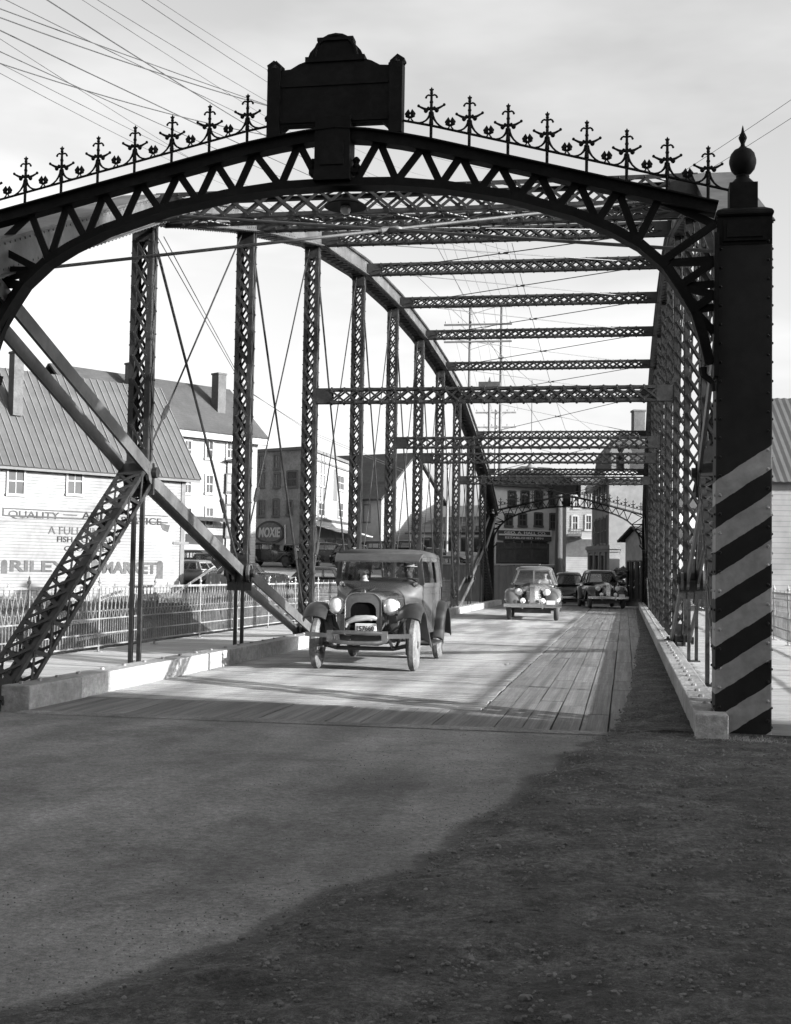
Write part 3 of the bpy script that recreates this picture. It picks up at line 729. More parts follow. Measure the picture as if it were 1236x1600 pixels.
def portal(Y, zo, full, label):
    yv = Y; q_ = 1 if full else .55
    mb = MB(); n = 24; xs = [XC-HW+.24+(2*HW-.48)*k/n for k in range(n+1)]
    for a, b in zip(xs, xs[1:]):
        pa, pb_ = V((a, yv, chord_z(a)-.08+zo)), V((b, yv, chord_z(b)-.08+zo))
        mb.bar(pa, pb_, .16, .09*q_, (0, 0, 1)); mb.bar(pa, pb_, .26, .014, (0, 0, 1), (0, .05))
    A = sorted([(XC+s*d*(1.035 if s < 0 else 1), z) for d, z in ARCH for s in (-1, 1) if d or s > 0])
    fine = []
    for a, b in zip(A, A[1:]): fine += [V(a).lerp(V(b), t) for t in (0, .5)]
    fine = [V(p) for p in A]
    for a, b in zip(fine, fine[1:]):
        pa, pb_ = V((a[0], yv, a[1]+zo+.04)), V((b[0], yv, b[1]+zo+.04))
        up = V((0, 0, 1)) if abs((b-a)[0]) > .05 else V((1, 0, 0))
        mb.bar(pa, pb_, .12, .08*q_, (0, 0, 1)); mb.bar(pa, pb_, .2, .012, (0, 0, 1), (0, -.042))
    for s in (-1, 1):                                                     # little scroll at the foot
        x = XC+s*3.28; mb.tube([(x, yv-.02, 3.19+zo), (x+s*.01, yv-.02, 3.12+zo), (x+s*.05, yv-.02, 3.09+zo), (x+s*.09, yv-.02, 3.05+zo), (x+s*.1, yv-.02, 2.98+zo)], [.035, .03, .026, .024, .02], 6)
        if s > 0: mb.span((min(XC+s*(HW-.26), XC+s*(HW-.22)), yv-.12, 3.1+zo), (max(XC+s*(HW-.26), XC+s*(HW-.22)), yv+.12, 4.35+zo))
    P = mb.obj('portal_arch', steel_dark, bridge, label=label)
    def az(x):
        for a, b in zip(A, A[1:]):
            if a[0] <= x <= b[0]: return a[1]+(b[1]-a[1])*(x-a[0])/(b[0]-a[0])
    for s in (-1, 1):                                                     # zigzag web
        CREST = CRS[s]; st_ = CREST[1]-CREST[0]; up = [(XC+s*(d-.07), None) for d in [.45]+CREST]; pts = []
        for k, (x, _) in enumerate(up):
            if abs(x-XC) > 3.2: continue
            pts.append((x, chord_z(x)-.09))
            xm = x+s*.17
            if abs(xm-XC) < 2.95: pts.append((xm, az(xm)+.05))
        pts += [(XC+s*(HW-.25), 4.45), (XC+s*2.92, az(XC+s*2.92)+.04), (XC+s*(HW-.25), 4.12), (XC+s*3.08, az(XC+s*3.08)+.04), (XC+s*(HW-.25), 3.83), (XC+s*3.2, az(XC+s*3.2)+.04), (XC+s*(HW-.25), 3.5)]
        x0 = XC+s*.17
        pts = [(x0, az(x0)+.05)]+pts
        for k, (a, b) in enumerate(zip(pts, pts[1:])):
            yy = yv+(.012 if k % 2 else -.012)
            piece('web_bar', web_mesh, P, frame((a[0], yy, a[1]+zo), (b[0], yy, b[1]+zo), (0, 1, 0), .068*q_, .02))
        for z, xa in ((4.12, 2.92), (3.83, 3.08), (3.5, 3.2)):
            piece('web_bar', web_mesh, P, frame((XC+s*xa, yv+.03, az(XC+s*xa)+.04+zo), (XC+s*(HW-.24), yv+.03, az(XC+s*xa)+.06+zo), (0, 1, 0), .065*q_, .02))
        cr = MB(); xr = [XC+s*d for d in [.6]+[CREST[0]+st_/2*k for k in range(16)]]
        for a, b in zip(xr, xr[1:]): cr.tube([(a, yv, chord_z(a)+zo+.128), (b, yv, chord_z(b)+zo+.128)], .012, 6)
        for d in CREST:
            x = XC+s*d
            for e in (-1, 1):
                pts = []
                for a in [i*PI/2/6 for i in range(7)]: xx = x+e*(.13*(1-math.sin(a))+.012); pts.append((xx, yv, chord_z(xx)+zo+.128+.125*(1-math.cos(a))))
                cr.tube(pts, [.009]*4+[.011]*3, 6)
        cr.obj('crest_rail', steel_dark, P)
        for d in CREST:
            x = XC+s*d; piece('crest_cross', CM, P, Matrix.Translation((x, yv, chord_z(x)+zo)))
        for d in [.665]+[CREST[0]+st_/2+st_*k for k in range(7)]:
            x = XC+s*d; piece('crest_leaf', LM, P, Matrix.Translation((x, yv, chord_z(x)+zo+.16)))
    # name panel
    def pp(x, y): q = atY(x, y, 11.35); return (q.x-(-2.633), q.z)
    half = [(427, 222), (427, 112), (425, 106), (436, 98), (447, 107), (447, 114), (462, 112), (475, 104), (488, 99), (490, 92), (489, 94), (492, 86), (500, 77), (509, 72), (505, 64), (518, 62), (531, 58)]
    out = [pp(*h) for h in half]; out = [(XC-.035+x, z) for x, z in out]
    xm = XC-.035
    pts = out+[(2*xm-x, z) for x, z in out[::-1][1:]]
    pts += [(xm+.53, out[0][1]), (xm+.49, out[0][1]+.09), (xm+.45, out[0][1]+.125), (xm-.45, out[0][1]+.125), (xm-.49, out[0][1]+.09), (xm-.53, out[0][1])]
    pm_ = MB(); pm_.prism([(x, yv-.06, z+zo) for x, z in pts], (0, .1, 0)); pq = pm_.obj('name_panel', steel_dark, P)
    bd = MB(); zt = out[1][1]
    for (xa, za, xb, zb) in ((-.52, .16, .52, .16), (-.52, .5, .52, .5), (-.52, .16, -.52, .5), (.52, .16, .52, .5)):
        bd.bar((xm+xa, yv-.066, out[0][1]+za+zo), (xm+xb, yv-.066, out[0][1]+zb+zo), .03, .014, (0, 1, 0))
    for s in (-1, 1):
        x = xm+s*.575; bd.span((x-.06, yv-.085, out[0][1]+.02+zo), (x+.06, yv+.06, zt+.0+zo)); bd.lathe([(0, 0), (.085, 0), (.085, .02), (0, .1)], (x, yv-.01, zt+.0+zo), 4)
    arc = [(.2*math.cos(a), out[8][1]+.03+.2*math.sin(a)) for a in [PI*k/10 for k in range(11)]]
    bd.tube([(xm+x, yv-.062, z+zo) for x, z in arc], .02, 6); bd.span((xm-.28, yv-.08, out[8][1]-.02+zo), (xm+.28, yv+.05, out[8][1]+.03+zo)); bd.span((xm-.17, yv-.08, out[14][1]-.03+zo), (xm+.17, yv+.05, out[14][1]+zo))
    bd.obj('panel_moulding', steel_dark, pq)
    bs = MB(); bs.span((xm-.165, yv-.12, 4.94+zo), (xm+.165, yv+.1, 5.53+zo)); bs.span((xm-.17, yv-.14, 4.94+zo), (xm+.17, yv+.12, 5.0+zo)); bs.span((xm-.11, yv-.135, 5.08+zo), (xm+.11, yv-.11, 5.3+zo)); bs.obj('panel_boss', steel_dark, P)
    for s in (-1, 1):
        br = MB(); br.span((min(xm+s*.16, xm+s*.23), yv-.06, 5.02+zo), (max(xm+s*.16, xm+s*.23), yv+.06, 5.06+zo)); br.lathe([(.03, 0), (.04, .03), (.025, .06), (.04, .09), (.015, .12)], (xm+s*.205, yv, 5.06+zo), 8)
        br.obj('insulator_bracket', steel_dark, P)
    for X in (XR, XC-HW-.32 if full else XC-HW): column(X, Y+.2, P, zo, full)
    return P
_p0 = portal(11.35, 0, True, 'near portal arch with cresting and a large name panel')
_p1 = portal(59.4, -.36, False, 'far portal arch seen small at the other end')
# hanging lamp under the near portal
lm = thing('hanging_lamp', 'round lamp with a flat dark shade hanging under the portal name panel', 'lamp', (-2.6, 11.4, 4.7), built_in_place=True)
m_ = MB(); m_.lathe([(.03, 4.9), (.05, 4.86), (.06, 4.85), (.16, 4.81), (.2, 4.785), (.2, 4.775), (.0, 4.79)], (-2.6, 11.55, 0), 20); m_.obj('lamp_shade', steel_dark, lm, True)
m_ = MB(); m_.ball((-2.6, 11.55, 4.755), .05, 14, 8); m_.obj('bulb', bulb_m, lm, True)

# ================================================================ railings
def rail_bay(ln, lat=.15, pk=.09):
    mb = MB(); z0, z1, z2, z3 = .1, .28, .5, .97
    for z, h in ((z0, .022), (z1, .018), (z2, .02), (z3, .035)): mb.span((0, -.012, z-h/2), (ln, .012, z+h/2))
    n = round(ln/pk)
    for k in range(n+1): x = ln*k/n; mb.span((x-.005, -.006, z0), (x+.005, .006, z2)); mb.ball((x, 0, z1), .016, 6, 4)
    n = round(ln/lat)
    for k in range(n):
        x = ln*(k+.5)/n; d = lat
        for s in (-1, 1):
            if 0 <= x+s*d <= ln: mb.bar((x, s*.006, z3), (x+s*d, s*.006, z2), .011, .009, (0, 1, 0))
        mb.ball((x, 0, (z2+z3)/2+.12), .013, 6, 4); mb.ball((x, 0, (z2+z3)/2-.12), .013, 6, 4)
    for k in range(1, 4):
        x = ln*k/4; mb.tube([(x, 0, z3), (x, 0, z3+.04), (x, 0, z3+.075)], [.007, .012, .002], 5); mb.span((x-.022, -.005, z3+.03), (x+.022, .005, z3+.042))
    return mb
def rail_post():
    mb = MB(); mb.tube([(0, 0, 0), (0, 0, 1.02)], .018, 8); mb.ball((0, 0, 1.05), .03, 8, 6); mb.tube([(0, 0, 1.06), (0, 0, 1.1), (0, 0, 1.14)], [.012, .014, .002], 6); mb.span((-.05, -.05, 0), (.05, .05, .015)); return mb
for X, z, lab in ((-7.72, .115, 'pale ornamental iron railing along the left sidewalk in front of the market'), (3.02, .12, 'pale ornamental iron railing along the right sidewalk beyond the striped column')):
    t = thing('bridge_railing', lab, 'railing', (X, Y0-.2, z), PI/2); n = 21; ln = (Y1-Y0+.2)/n
    bm_ = rail_bay(ln).mesh('railing_panel', galv); pmh = rail_post().mesh('railing_post', galv)
    for k in range(n):
        piece('railing_panel', bm_, t, Matrix.Translation((k*ln, 0, 0))); piece('railing_post', pmh, t, Matrix.Translation((k*ln, 0, 0)))


# ================================================================ buildings on the far bank
def pt2(x, D, z=0): p = cp(x, 900, D); return V((p.x, p.y, z))
def hit(P, Q, x, y):                                           # pixel -> (distance along wall P-Q, height)
    d = ray(x, y); u = (Q-P); u.z = 0; ln = u.length; u.normalize(); n = V((-u.y, u.x, 0))
    t = (P-cO).dot(n)/d.dot(n); h = cO+d*t
    return (h-P).dot(u), h.z
class Wall:
    def __init__(s, P, Q):
        s.P, s.Q = V((P[0], P[1], 0)), V((Q[0], Q[1], 0)); s.u = (s.Q-s.P).normalized(); s.n = V((s.u.y, -s.u.x, 0)); s.L = (s.Q-s.P).length
    def at(s, u, z, o=0): return s.P+s.u*u+s.n*o+V((0, 0, z))
    def px(s, x, y, o=0): u, z = hit(s.P, s.Q, x, y); return s.at(u, z, o)
    def rect(s, x0, y0, x1, y1): (a, b), (c, d) = hit(s.P, s.Q, x0, y0), hit(s.P, s.Q, x1, y1); return min(a, c), max(a, c), min(b, d), max(b, d)
    def slab(s, mb, a, c, b, d, o0, o1): return mb.prism([s.at(a, b, o0), s.at(c, b, o0), s.at(c, d, o0), s.at(a, d, o0)], s.n*(o1-o0))
def window(W, r, par, frame_m=None, pane=None, t=.09, sash=True, name='window', mull=0):
    a, c, b, d = W.rect(*r); fm = MB(); fr = frame_m or trim_w
    W.slab(fm, a-t, a, b-t, d+t, .005, .08); W.slab(fm, c, c+t, b-t, d+t, .005, .08); W.slab(fm, a, c, d, d+t*1.3, .005, .09); W.slab(fm, a-t*1.3, c+t*1.3, b-t*1.4, b, .005, .12)
    if sash: W.slab(fm, a, c, (b+d)/2-.035, (b+d)/2+.035, .005, .05); W.slab(fm, (a+c)/2-.02, (a+c)/2+.02, b, d, .005, .04)
    for k in range(1, mull): x = a+(c-a)*k/mull; W.slab(fm, x-.05, x+.05, b, d, .005, .06)
    f = fm.obj(name, fr, par); pn = MB(); W.slab(pn, a+.002, c-.002, b+.002, d-.002, .004, .02); pn.obj('pane', pane or pane_m, f); return f
def body(par, corners, z0, z1, m, name='wall'):
    mb = MB(); mb.prism([flat(c, z0) for c in corners], (0, 0, z1-z0)); return mb.obj(name, m, par)
def slabroof(par, E0, E1, R0, R1, m, th=.14, name='roof'):
    mb = MB(); a, b, c, d = V(E0), V(E1), V(R1), V(R0); n = (b-a).cross(d-a).normalized(); n = n if n.z > 0 else -n
    mb.prism([a, b, c, d], n*th); return mb.obj(name, m, par)
def chimney(par, roof, P, wx, wy, z0, z1, u):
    u = V((u[0], u[1], 0)).normalized(); v = V((-u.y, u.x, 0)); mb = MB()
    for w_, za, zb in ((1, z0, z1-.12), (1.14, z1-.12, z1)):
        mb.prism([flat(V(P)+u*sx*wx/2*w_+v*sy*wy/2*w_, za) for sx, sy in ((-1, -1), (1, -1), (1, 1), (-1, 1))], (0, 0, zb-za))
    mb.obj('chimney', chim_m, roof)

# ---- the market: white clapboard front in raking sun, seamed metal roof
E1 = pt2(285, 73.5); E0 = pt2(-70, 64.2)
W = Wall(E0, E1); zE = cp(285, 735, 73.5).z; back = -W.n
B = E0.lerp(E1, .5)
mk = thing('market_building', 'white clapboard market with painted lettering and a seamed metal roof', 'building', (B.x, B.y, -2), built_in_place=True)
D = 9.0
body(mk, [E0, E1, E1+back*D, E0+back*D], -2.5, zE+.1, market_wall)
cb = MB(); W.slab(cb, W.L-.22, W.L, -2.4, zE, .0, .05); cb.prism([W.at(W.L+.004, -2.4, .05), W.at(W.L+.05, -2.4, .05), W.at(W.L+.05, -2.4, -.25), W.at(W.L+.004, -2.4, -.25)], (0, 0, zE+2.4)); cb.obj('corner_board', trim_g, mk)
r1 = slide(E1+W.u*.35, back, 240, 608); wd = (r1-(E1+W.u*.35)); wdep = V((wd.x, wd.y, 0)).length; zr = r1.z
e0, e1 = E0-W.u*.5+W.n*.45, E1+W.u*.75+W.n*.45; slope = (zr-zE)/wdep
e0.z = e1.z = zE-.45*slope
q0, q1 = flat(E0-W.u*.5+back*wdep, zr), flat(E1+W.u*.75+back*wdep, zr)
rf = slabroof(mk, e0, e1, q0, q1, roof_metal)
s0, s1 = flat(E0-W.u*.5+back*(2*wdep), zE), flat(E1+W.u*.75+back*(2*wdep), zE)
slabroof(mk, s0, s1, q0, q1, roof_metal)
gb = MB(); gb.prism([flat(E1, zE), flat(E1+back*2*wdep, zE), flat(E1+back*wdep, zr-.1)], W.u*-.15); gb.obj('gable', market_wall, mk)
seam = unit_bar('roof_seam', trim_g)
ns = 34; rn = (e1-e0).cross(q0-e0).normalized(); rn = rn if rn.z > 0 else -rn
for k in range(ns+1):
    a, b = e0.lerp(e1, k/ns), q0.lerp(q1, k/ns); piece('roof_seam', seam, rf, frame(a+rn*.16, b+rn*.16, rn, .05, .06))
fb = MB(); fb.bar(e0-V((0, 0, .03)), e1-V((0, 0, .03)), .08, .13); fb.obj('gutter', trim_g, mk)
chimney(mk, rf, cp(24, 632, 68.6), .55, .62, cp(24, 650, 68.6).z, cp(24, 549, 68.6).z, W.u)
for x0, x1 in ((13, 36), (106, 127)): window(W, (x0, 731, x1, 772), mk, trim_w, pane_l, .1)
window(W, (221, 742, 236, 770), mk, trim_w, pane_l, .1)
u = W.u
def sign_text(body_, xa, xb, ya, yb, m, bold=0, name='lettering', o=.02):
    p = W.px(xa, yb, o); q = W.px(xb, yb, o); q2 = W.px(xa, ya, o)
    return text(body_, name, m, mk, V((p.x, p.y, p.z)), u, (0, 0, 1), q2.z-p.z, (q-p).length, bold, .015)
bdm = MB()
a, c, b, d = W.rect(4, 793, 262, 818)
W.slab(bdm, a, c, d-.06, d, .003, .03); W.slab(bdm, a, c, b, b+.07, .003, .03); W.slab(bdm, a, a+.08, b+.07, d-.06, .003, .03)
a2 = hit(W.P, W.Q, 250, 820)[0]; bdm.prism([W.at(c-.5, b, .003), W.at(c+.15, b-.1, .003), W.at(c+.02, b-.5, .003), W.at(c-.35, b-.35, .003)], W.n*.02)
bdm.obj('sign_border', ink_g, mk)
sign_text('QUALITY', 13, 92, 797, 810, ink_g); sign_text('-', 99, 120, 803.5, 805, ink_g); sign_text('AND', 128, 168, 799, 811, ink)
sign_text('SERVICE', 189, 252, 807, 818, ink, .012)
sign_text('A FULL LINE OF-', 75, 193, 822, 834, ink_g); sign_text('FISH, FOWL AND', 89, 188, 838, 848, ink, .008); sign_text('GROCERIES', 100, 172, 853, 861, ink, .008)
sign_text('RILEY', 15, 104, 875, 893, ink_g, .03); sign_text('MARKET', 160, 244, 877, 896, ink_g, .045)
for xa, xb, ya, yb in ((2, 11, 874, 896), (131, 140, 876, 904), (143, 152, 874, 904), (245, 254, 876, 904)):
    bt = MB(); a, c, b, d = W.rect(xa, ya, xb, yb); W.slab(bt, a, c, b, d-.18, .003, .02); bt.prism([W.at((a+c)/2+(c-a)/2*math.cos(t), d-.178+.17*math.sin(t), .003) for t in [PI*k/8 for k in range(9)]], W.n*.02); bt.obj('painted_bottle', ink_g, mk)
fx = MB(); a, c, b, d = W.rect(270, 846, 288, 851); W.slab(fx, a, W.L+.35, b, d, .01, .06); fx.obj('bracket', trim_g, mk)

# ---- white three-storey block behind it
E1 = pt2(398, 90.5); E0 = pt2(120, 80); W = Wall(E0, E1); back = -W.n; zE = cp(398, 676, 90.5).z
hb = thing('house', 'tall white three-storey house with two brick chimneys on a dark roof', 'building', (E1.x-3, E1.y, 2), built_in_place=True)
body(hb, [E0, E1, E1+back*9, E0+back*9], -1, zE, white_wall)
ex = E1+W.u*.55; r1 = slide(flat(ex, 0), back, 358, 611); wdep = (V((r1.x, r1.y, 0))-flat(ex, 0)).length; zr = r1.z; sl = (zr-zE)/wdep
e0, e1 = flat(E0+W.n*.5, zE-.5*sl), flat(ex+W.n*.5, zE-.5*sl); q0, q1 = flat(E0+back*wdep, zr), flat(ex+back*wdep, zr)
rf = slabroof(hb, e0, e1, q0, q1, roof_slate); slabroof(hb, flat(E0+back*2*wdep, zE), flat(ex+back*2*wdep, zE), q0, q1, roof_slate)
gb = MB(); gb.prism([flat(E1, zE-.05), flat(E1+back*2*wdep, zE-.05), flat(E1+back*wdep, zr-.1)], W.u*-.15); gb.obj('gable', white_wall, hb)
co = MB(); co.bar(e0-V((0, 0, .22)), e1-V((0, 0, .22)), .3, .4); W.slab(co, 0, W.L, zE-.95, zE-.45, .01, .06); co.obj('cornice', trim_w, hb)
for (xc, yb, yt, wpx) in ((341, 652, 583, 17), (206, 612, 567, 17)):
    Dp = 90.6 if xc > 300 else 86; p = cp(xc, yb, Dp); chimney(hb, rf, p, wpx*Dp/2000*.9, .75, p.z-1.5, cp(xc, yt, Dp).z, W.u)
for rx in ((289, 297), (322, 331), (355, 365)):
    for ry in ((689, 716), (743, 770), (794, 820)): window(W, (rx[0], ry[0], rx[1], ry[1]), hb, trim_w, pane_l, .12)
aw = MB(); aw.prism([W.px(292, 806, .02), W.px(325, 812, 1.6), W.px(325, 816, 1.6), W.px(292, 812, .02)], W.u*2.2); aw.obj('shop_awning', dark_wall, hb)
sf = MB(); a, c, b, d = W.rect(290, 834, 348, 852); W.slab(sf, a, c, b, d, .01, .05); sf.obj('shop_window', pane_m, hb)

# ---- dark narrow bay house between the white block and the brick block
E0 = pt2(352, 88.4); E1 = pt2(374, 89.0); W = Wall(E0, E1); zt = cp(352, 716, 86).z
db = thing('narrow_house', 'narrow dark two-storey bay beside the white house', 'building', (E0.x, E0.y, 2), built_in_place=True)
body(db, [E0, E1, E1+V((-1, 3, 0)), E0+V((-1, 3, 0))], .5, zt, grey_wall)
rr = MB(); ce = flat((E0+E1)/2+V((-.5, 1.5, 0)), zt+.8); c4 = [flat(E0-W.u*.4+W.n*.4, zt), flat(E1+W.u*.4+W.n*.4, zt), flat(E1+V((-1, 3, 0))+W.u*.4, zt), flat(E0+V((-1, 3, 0))-W.u*.4, zt)]
rr.add(c4+[ce], [(0, 1, 4), (1, 2, 4), (2, 3, 4), (3, 0, 4), (3, 2, 1, 0)]); rr.obj('roof', roof_dark, db)
window(W, (355, 742, 368, 768), db, frame_d, pane_m, .1); window(W, (354, 790, 370, 838), db, frame_d, pane_m, .1)

# ---- dark brick block with the big painted oval sign, bright shop front round its corner
A = pt2(368, 100.5); Bc = pt2(475, 96); Cc = pt2(556, 112); zt = cp(475, 699, 96).z; zb = 1.5
bk = thing('brick_block', 'dark brick block with an arched painted sign and a pale sunlit side', 'building', (Bc.x, Bc.y, 2.6), built_in_place=True)
Wf, Ws = Wall(A, Bc), Wall(Bc, Cc)
body(bk, [A, Bc, Bc+(Cc-Bc)*.0-Wf.n*.3, A-Wf.n*.3], zb, zt, brick_s)
body(bk, [Bc-Wf.n*.3-Wf.u*.002, Bc, Cc, Cc-Ws.n*9, A-Wf.n*.31], zb, zt-.02, pale_wall)
cn = MB(); Wf.slab(cn, -.1, Wf.L+.1, zt-.1, zt+.12, -.2, .2); Ws.slab(cn, .1, Ws.L+.2, zt-.1, zt+.12, -.2, .2); Ws.slab(cn, .1, Ws.L, zt-.75, zt-.6, .01, .12); cn.obj('cornice', trim_g, bk)
cw = MB(); Wf.slab(cw, Wf.L-.32, Wf.L+.03, zb, zt-.1, .01, .06); cw.obj('corner_board', trim_w, bk)
for r in ((406, 713, 412, 731), (430, 712, 437, 731), (406, 741, 412, 760), (430, 741, 437, 760), (450, 738, 464, 759), (428, 782, 435, 805), (406, 784, 412, 805), (450, 784, 456, 803)): window(Wf, r, bk, trim_g, pane_m, .12)
lp = MB(); a, c, b, d = Wf.rect(396, 811, 471, 866); Wf.slab(lp, a, c, b, d, .004, .05); lp.obj('ground_floor_front', concrete, bk)
a, c, b, d = Wf.rect(401, 814, 446, 851); sg = MB(); sg.prism([Wf.at((a+c)/2+(c-a)/2*math.cos(t), b+(d-b)*.45+((d-b)*.55*math.sin(t) if math.sin(t) > 0 else (d-b)*.42*math.sin(t)), .052) for t in [2*PI*k/28 for k in range(28)]], Wf.n*.08)
sgo = sg.obj('oval_sign', dark_wall, bk); s2 = MB(); s2.prism([Wf.at((a+c)/2+(c-a)*.43*math.cos(t), b+(d-b)*.45+((d-b)*.46*math.sin(t) if math.sin(t) > 0 else (d-b)*.33*math.sin(t)), .134) for t in [2*PI*k/28 for k in range(28)]], Wf.n*.02); s2.obj('sign_face', brick_m, sgo)
p = Wf.at(a+(c-a)*.13, b+(d-b)*.30, .16); text('MOXIE', 'lettering', wht, sgo, p, Wf.u, (0, 0, 1), (d-b)*.42, (c-a)*.74, .03, .02, .15)
p = Wf.px(459, 866, .06); pp_ = MB(); pp_.tube([Wf.px(447.5, 862, .15), Wf.px(447.5, 820, .15)], .06, 6); pp_.obj('downpipe', pipe_m, bk)
for r in ((527, 743, 536, 766), (497, 786, 506, 806), (528, 786, 535, 808), (499, 742, 507, 760)): window(Ws, r, bk, trim_w, pane_l, .12)
ad = MB(); a, c, b, d = Ws.rect(494, 706, 526, 782)
Ws.slab(ad, a, c, b, d, .004, .03); ado = ad.obj('painted_advertisement', pale_wall, bk)
a, c, b, d = Ws.rect(521, 733, 526, 783); a2 = MB(); Ws.slab(a2, a, c, b, d, .032, .05); a2.obj('advertisement_edge', trim_g, ado)
sgb = MB(); a, c, b, d = Ws.rect(494, 812, 550, 818)
Ws.slab(sgb, a, c, b, b+.08, .01, .1); Ws.slab(sgb, a, c, d-.08, d, .01, .1)
for k in range(9): x = a+(c-a)*k/8; Ws.slab(sgb, x, x+.12, b+.08, d-.08, .01, .08)
sgb.obj('sign_frame', ink_g, bk)
a, c, b, d = Ws.rect(494, 820, 551, 838); m_ = MB(); m_.prism([Ws.at(a, d, .02), Ws.at(a, b, 1.8), Ws.at(a, b-.06, 1.8), Ws.at(a, d-.06, .02)], Ws.u*(c-a)); m_.obj('striped_awning', awn_m, bk)
a, c, b, d = Ws.rect(496, 841, 550, 866)
for k in range(4): window(Ws, (497+13.5*k, 842, 508+13.5*k, 862), bk, trim_w, pane_m, .1, False, 'shop_window')

# ---- barn with a dark roof and a white sunlit gable
G0, G1 = pt2(595, 112), pt2(690, 121); Wg = Wall(G0, G1); zE = cp(595, 775, 112).z; 
am = (hit(Wg.P, Wg.Q, 648, 711)); zr = am[1]
bn = thing('barn', 'barn with a dark sloping roof and a bright white gable end', 'building', (G0.x, G0.y, 2), built_in_place=True)
bk2 = -Wg.n*16
body(bn, [G0, G1, G1+bk2, G0+bk2], 1, zE, white_wall)
gm = MB(); gm.prism([Wg.at(0, zE), Wg.at(Wg.L, zE), Wg.at(am[0], zr)], -Wg.n*16); gm.obj('gable', white_wall, bn)
for s, c0 in ((0, Wg.at(-.5, zE-.4, .3)), (1, Wg.at(Wg.L+.5, zE-.35, .3))):
    slabroof(bn, c0, c0+bk2*1.02, Wg.at(am[0], zr+.05, .3), Wg.at(am[0], zr+.05, .3)+bk2*1.02, roof_dark, .2)
# side wall of the barn seen under its roof
Wl = Wall(G0+bk2, G0); sw = MB(); Wl.slab(sw, 0, Wl.L, 1, zE-.05, .01, .08); sw.obj('side_wall', grey_wall, bn)
window(Wl, (570, 790, 578, 815), bn, frame_d, pane_m, .1)
wn = MB(); a, c, b, d = Wg.rect(598, 852, 612, 880); Wg.slab(wn, a, c, b, d, .01, .05); wn.obj('barn_door', trim_g, bn)

# ---- row of shops behind the far end of the left truss
A, Bc = pt2(640, 112), pt2(772, 106); W = Wall(A, Bc)
rw = thing('shop_row', 'row of pale low shops with a dark roof band behind the truss', 'building', (Bc.x-4, Bc.y, 1.2), built_in_place=True)
z1, z2, z3 = cp(760, 783, 106).z, cp(760, 804, 106).z, cp(760, 833, 106).z
body(rw, [A-W.n*4, Bc-W.n*4, Bc-W.n*9, A-W.n*9], 0, z1, store_wall, 'upper_wall'); body(rw, [A, Bc, Bc-W.n*3.99, A-W.n*3.99], 0, z3, store_wall)
slabroof(rw, W.at(-.3, z3, .4), W.at(W.L+.3, z3, .4), W.at(-.3, z2, -4), W.at(W.L+.3, z2, -4), roof_slate)
for x0 in (652, 664, 676, 690, 702, 722, 742): window(W, (x0, 842, x0+8, 866), rw, frame_d, pane_m, .1, False, 'shop_window')
for x0 in (700, 722, 744): window(W, (x0, 823, x0+7, 834), rw, frame_d, pane_m, .06, False)

# ---- the dark store with white sign lettering
A, Bc = pt2(764, 87.5), pt2(884, 90.5); W = Wall(A, Bc); zt = cp(884, 757, 90.5).z
st = thing('store_building', 'grey hip-roofed store with a dark sign board in white letters', 'building', (A.x+2, A.y, 0), built_in_place=True)
Pb, Qb = pt2(770, 101), pt2(884, 103); body(st, [A, Bc, Qb, Pb], -.5, zt, store_wall)
rr = MB(); o_ = .6; c4 = [W.at(-o_, zt, o_), W.at(W.L+o_, zt, o_), flat(Qb, zt), flat(Pb, zt)]
p1, p2 = slide(W.at(0, 0, -5.5), W.u, 815, 731), slide(W.at(0, 0, -5.5), W.u, 862, 731); p1.z = p2.z = max(p1.z, p2.z)
rr.add(c4+[p1, p2], [(0, 1, 5, 4), (1, 2, 5), (2, 3, 4, 5), (3, 0, 4), (3, 2, 1, 0)]); rr.obj('roof', roof_dark, st)
co = MB(); W.slab(co, -.5, W.L+.5, zt-.35, zt-.02, .01, .45); co.obj('cornice', dark_wall, st)
for r in ((795, 769, 804, 790), (815, 769, 825, 790), (836, 769, 846, 790), (859, 769, 866, 790), (790, 804, 799, 821), (811, 804, 821, 821), (836, 803, 846, 821), (860, 804, 867, 826)): window(W, r, st, frame_d, pane_m, .1)
a, c, b, d = W.rect(777, 826, 859, 846); sb = MB(); W.slab(sb, a, c, b, d, .01, .2); so = sb.obj('sign_board', dark_wall, st)
bl = MB(); h = d-b; W.slab(bl, a, c, d-.1, d, .202, .26); W.slab(bl, a, c, b+h*.42, b+h*.42+.1, .202, .26); W.slab(bl, c-.1, c, b+h*.42+.1, d-.1, .202, .26); bl.obj('sign_border', wht, so)
text('GEO. A. HALL CO.', 'lettering', wht, so, W.at(a+(c-a)*.1, b+h*.56, .203), W.u, (0, 0, 1), h*.27, (c-a)*.8, .02, .02)
text('ESTABLISHED 1891', 'lettering', wht, so, W.at(a+(c-a)*.12, b+h*.13, .203), W.u, (0, 0, 1), h*.2, (c-a)*.72, .02, .02)
sf = MB(); a, c, b, d = W.rect(775, 847, 857, 884); W.slab(sf, a, c, b, d, .01, .06); sfo = sf.obj('shop_front', dark_wall, st)
for x0, x1 in ((788, 800), (805, 812), (818, 827), (832, 838), (842, 853)): window(W, (x0, 846.5, x1, 854), st, frame_d, pane_l, .08, False, 'shop_window')
for x0 in (780, 806, 832): window(W, (x0, 858, x0+22, 876), st, frame_d, pane_m, .1, False, 'shop_window')

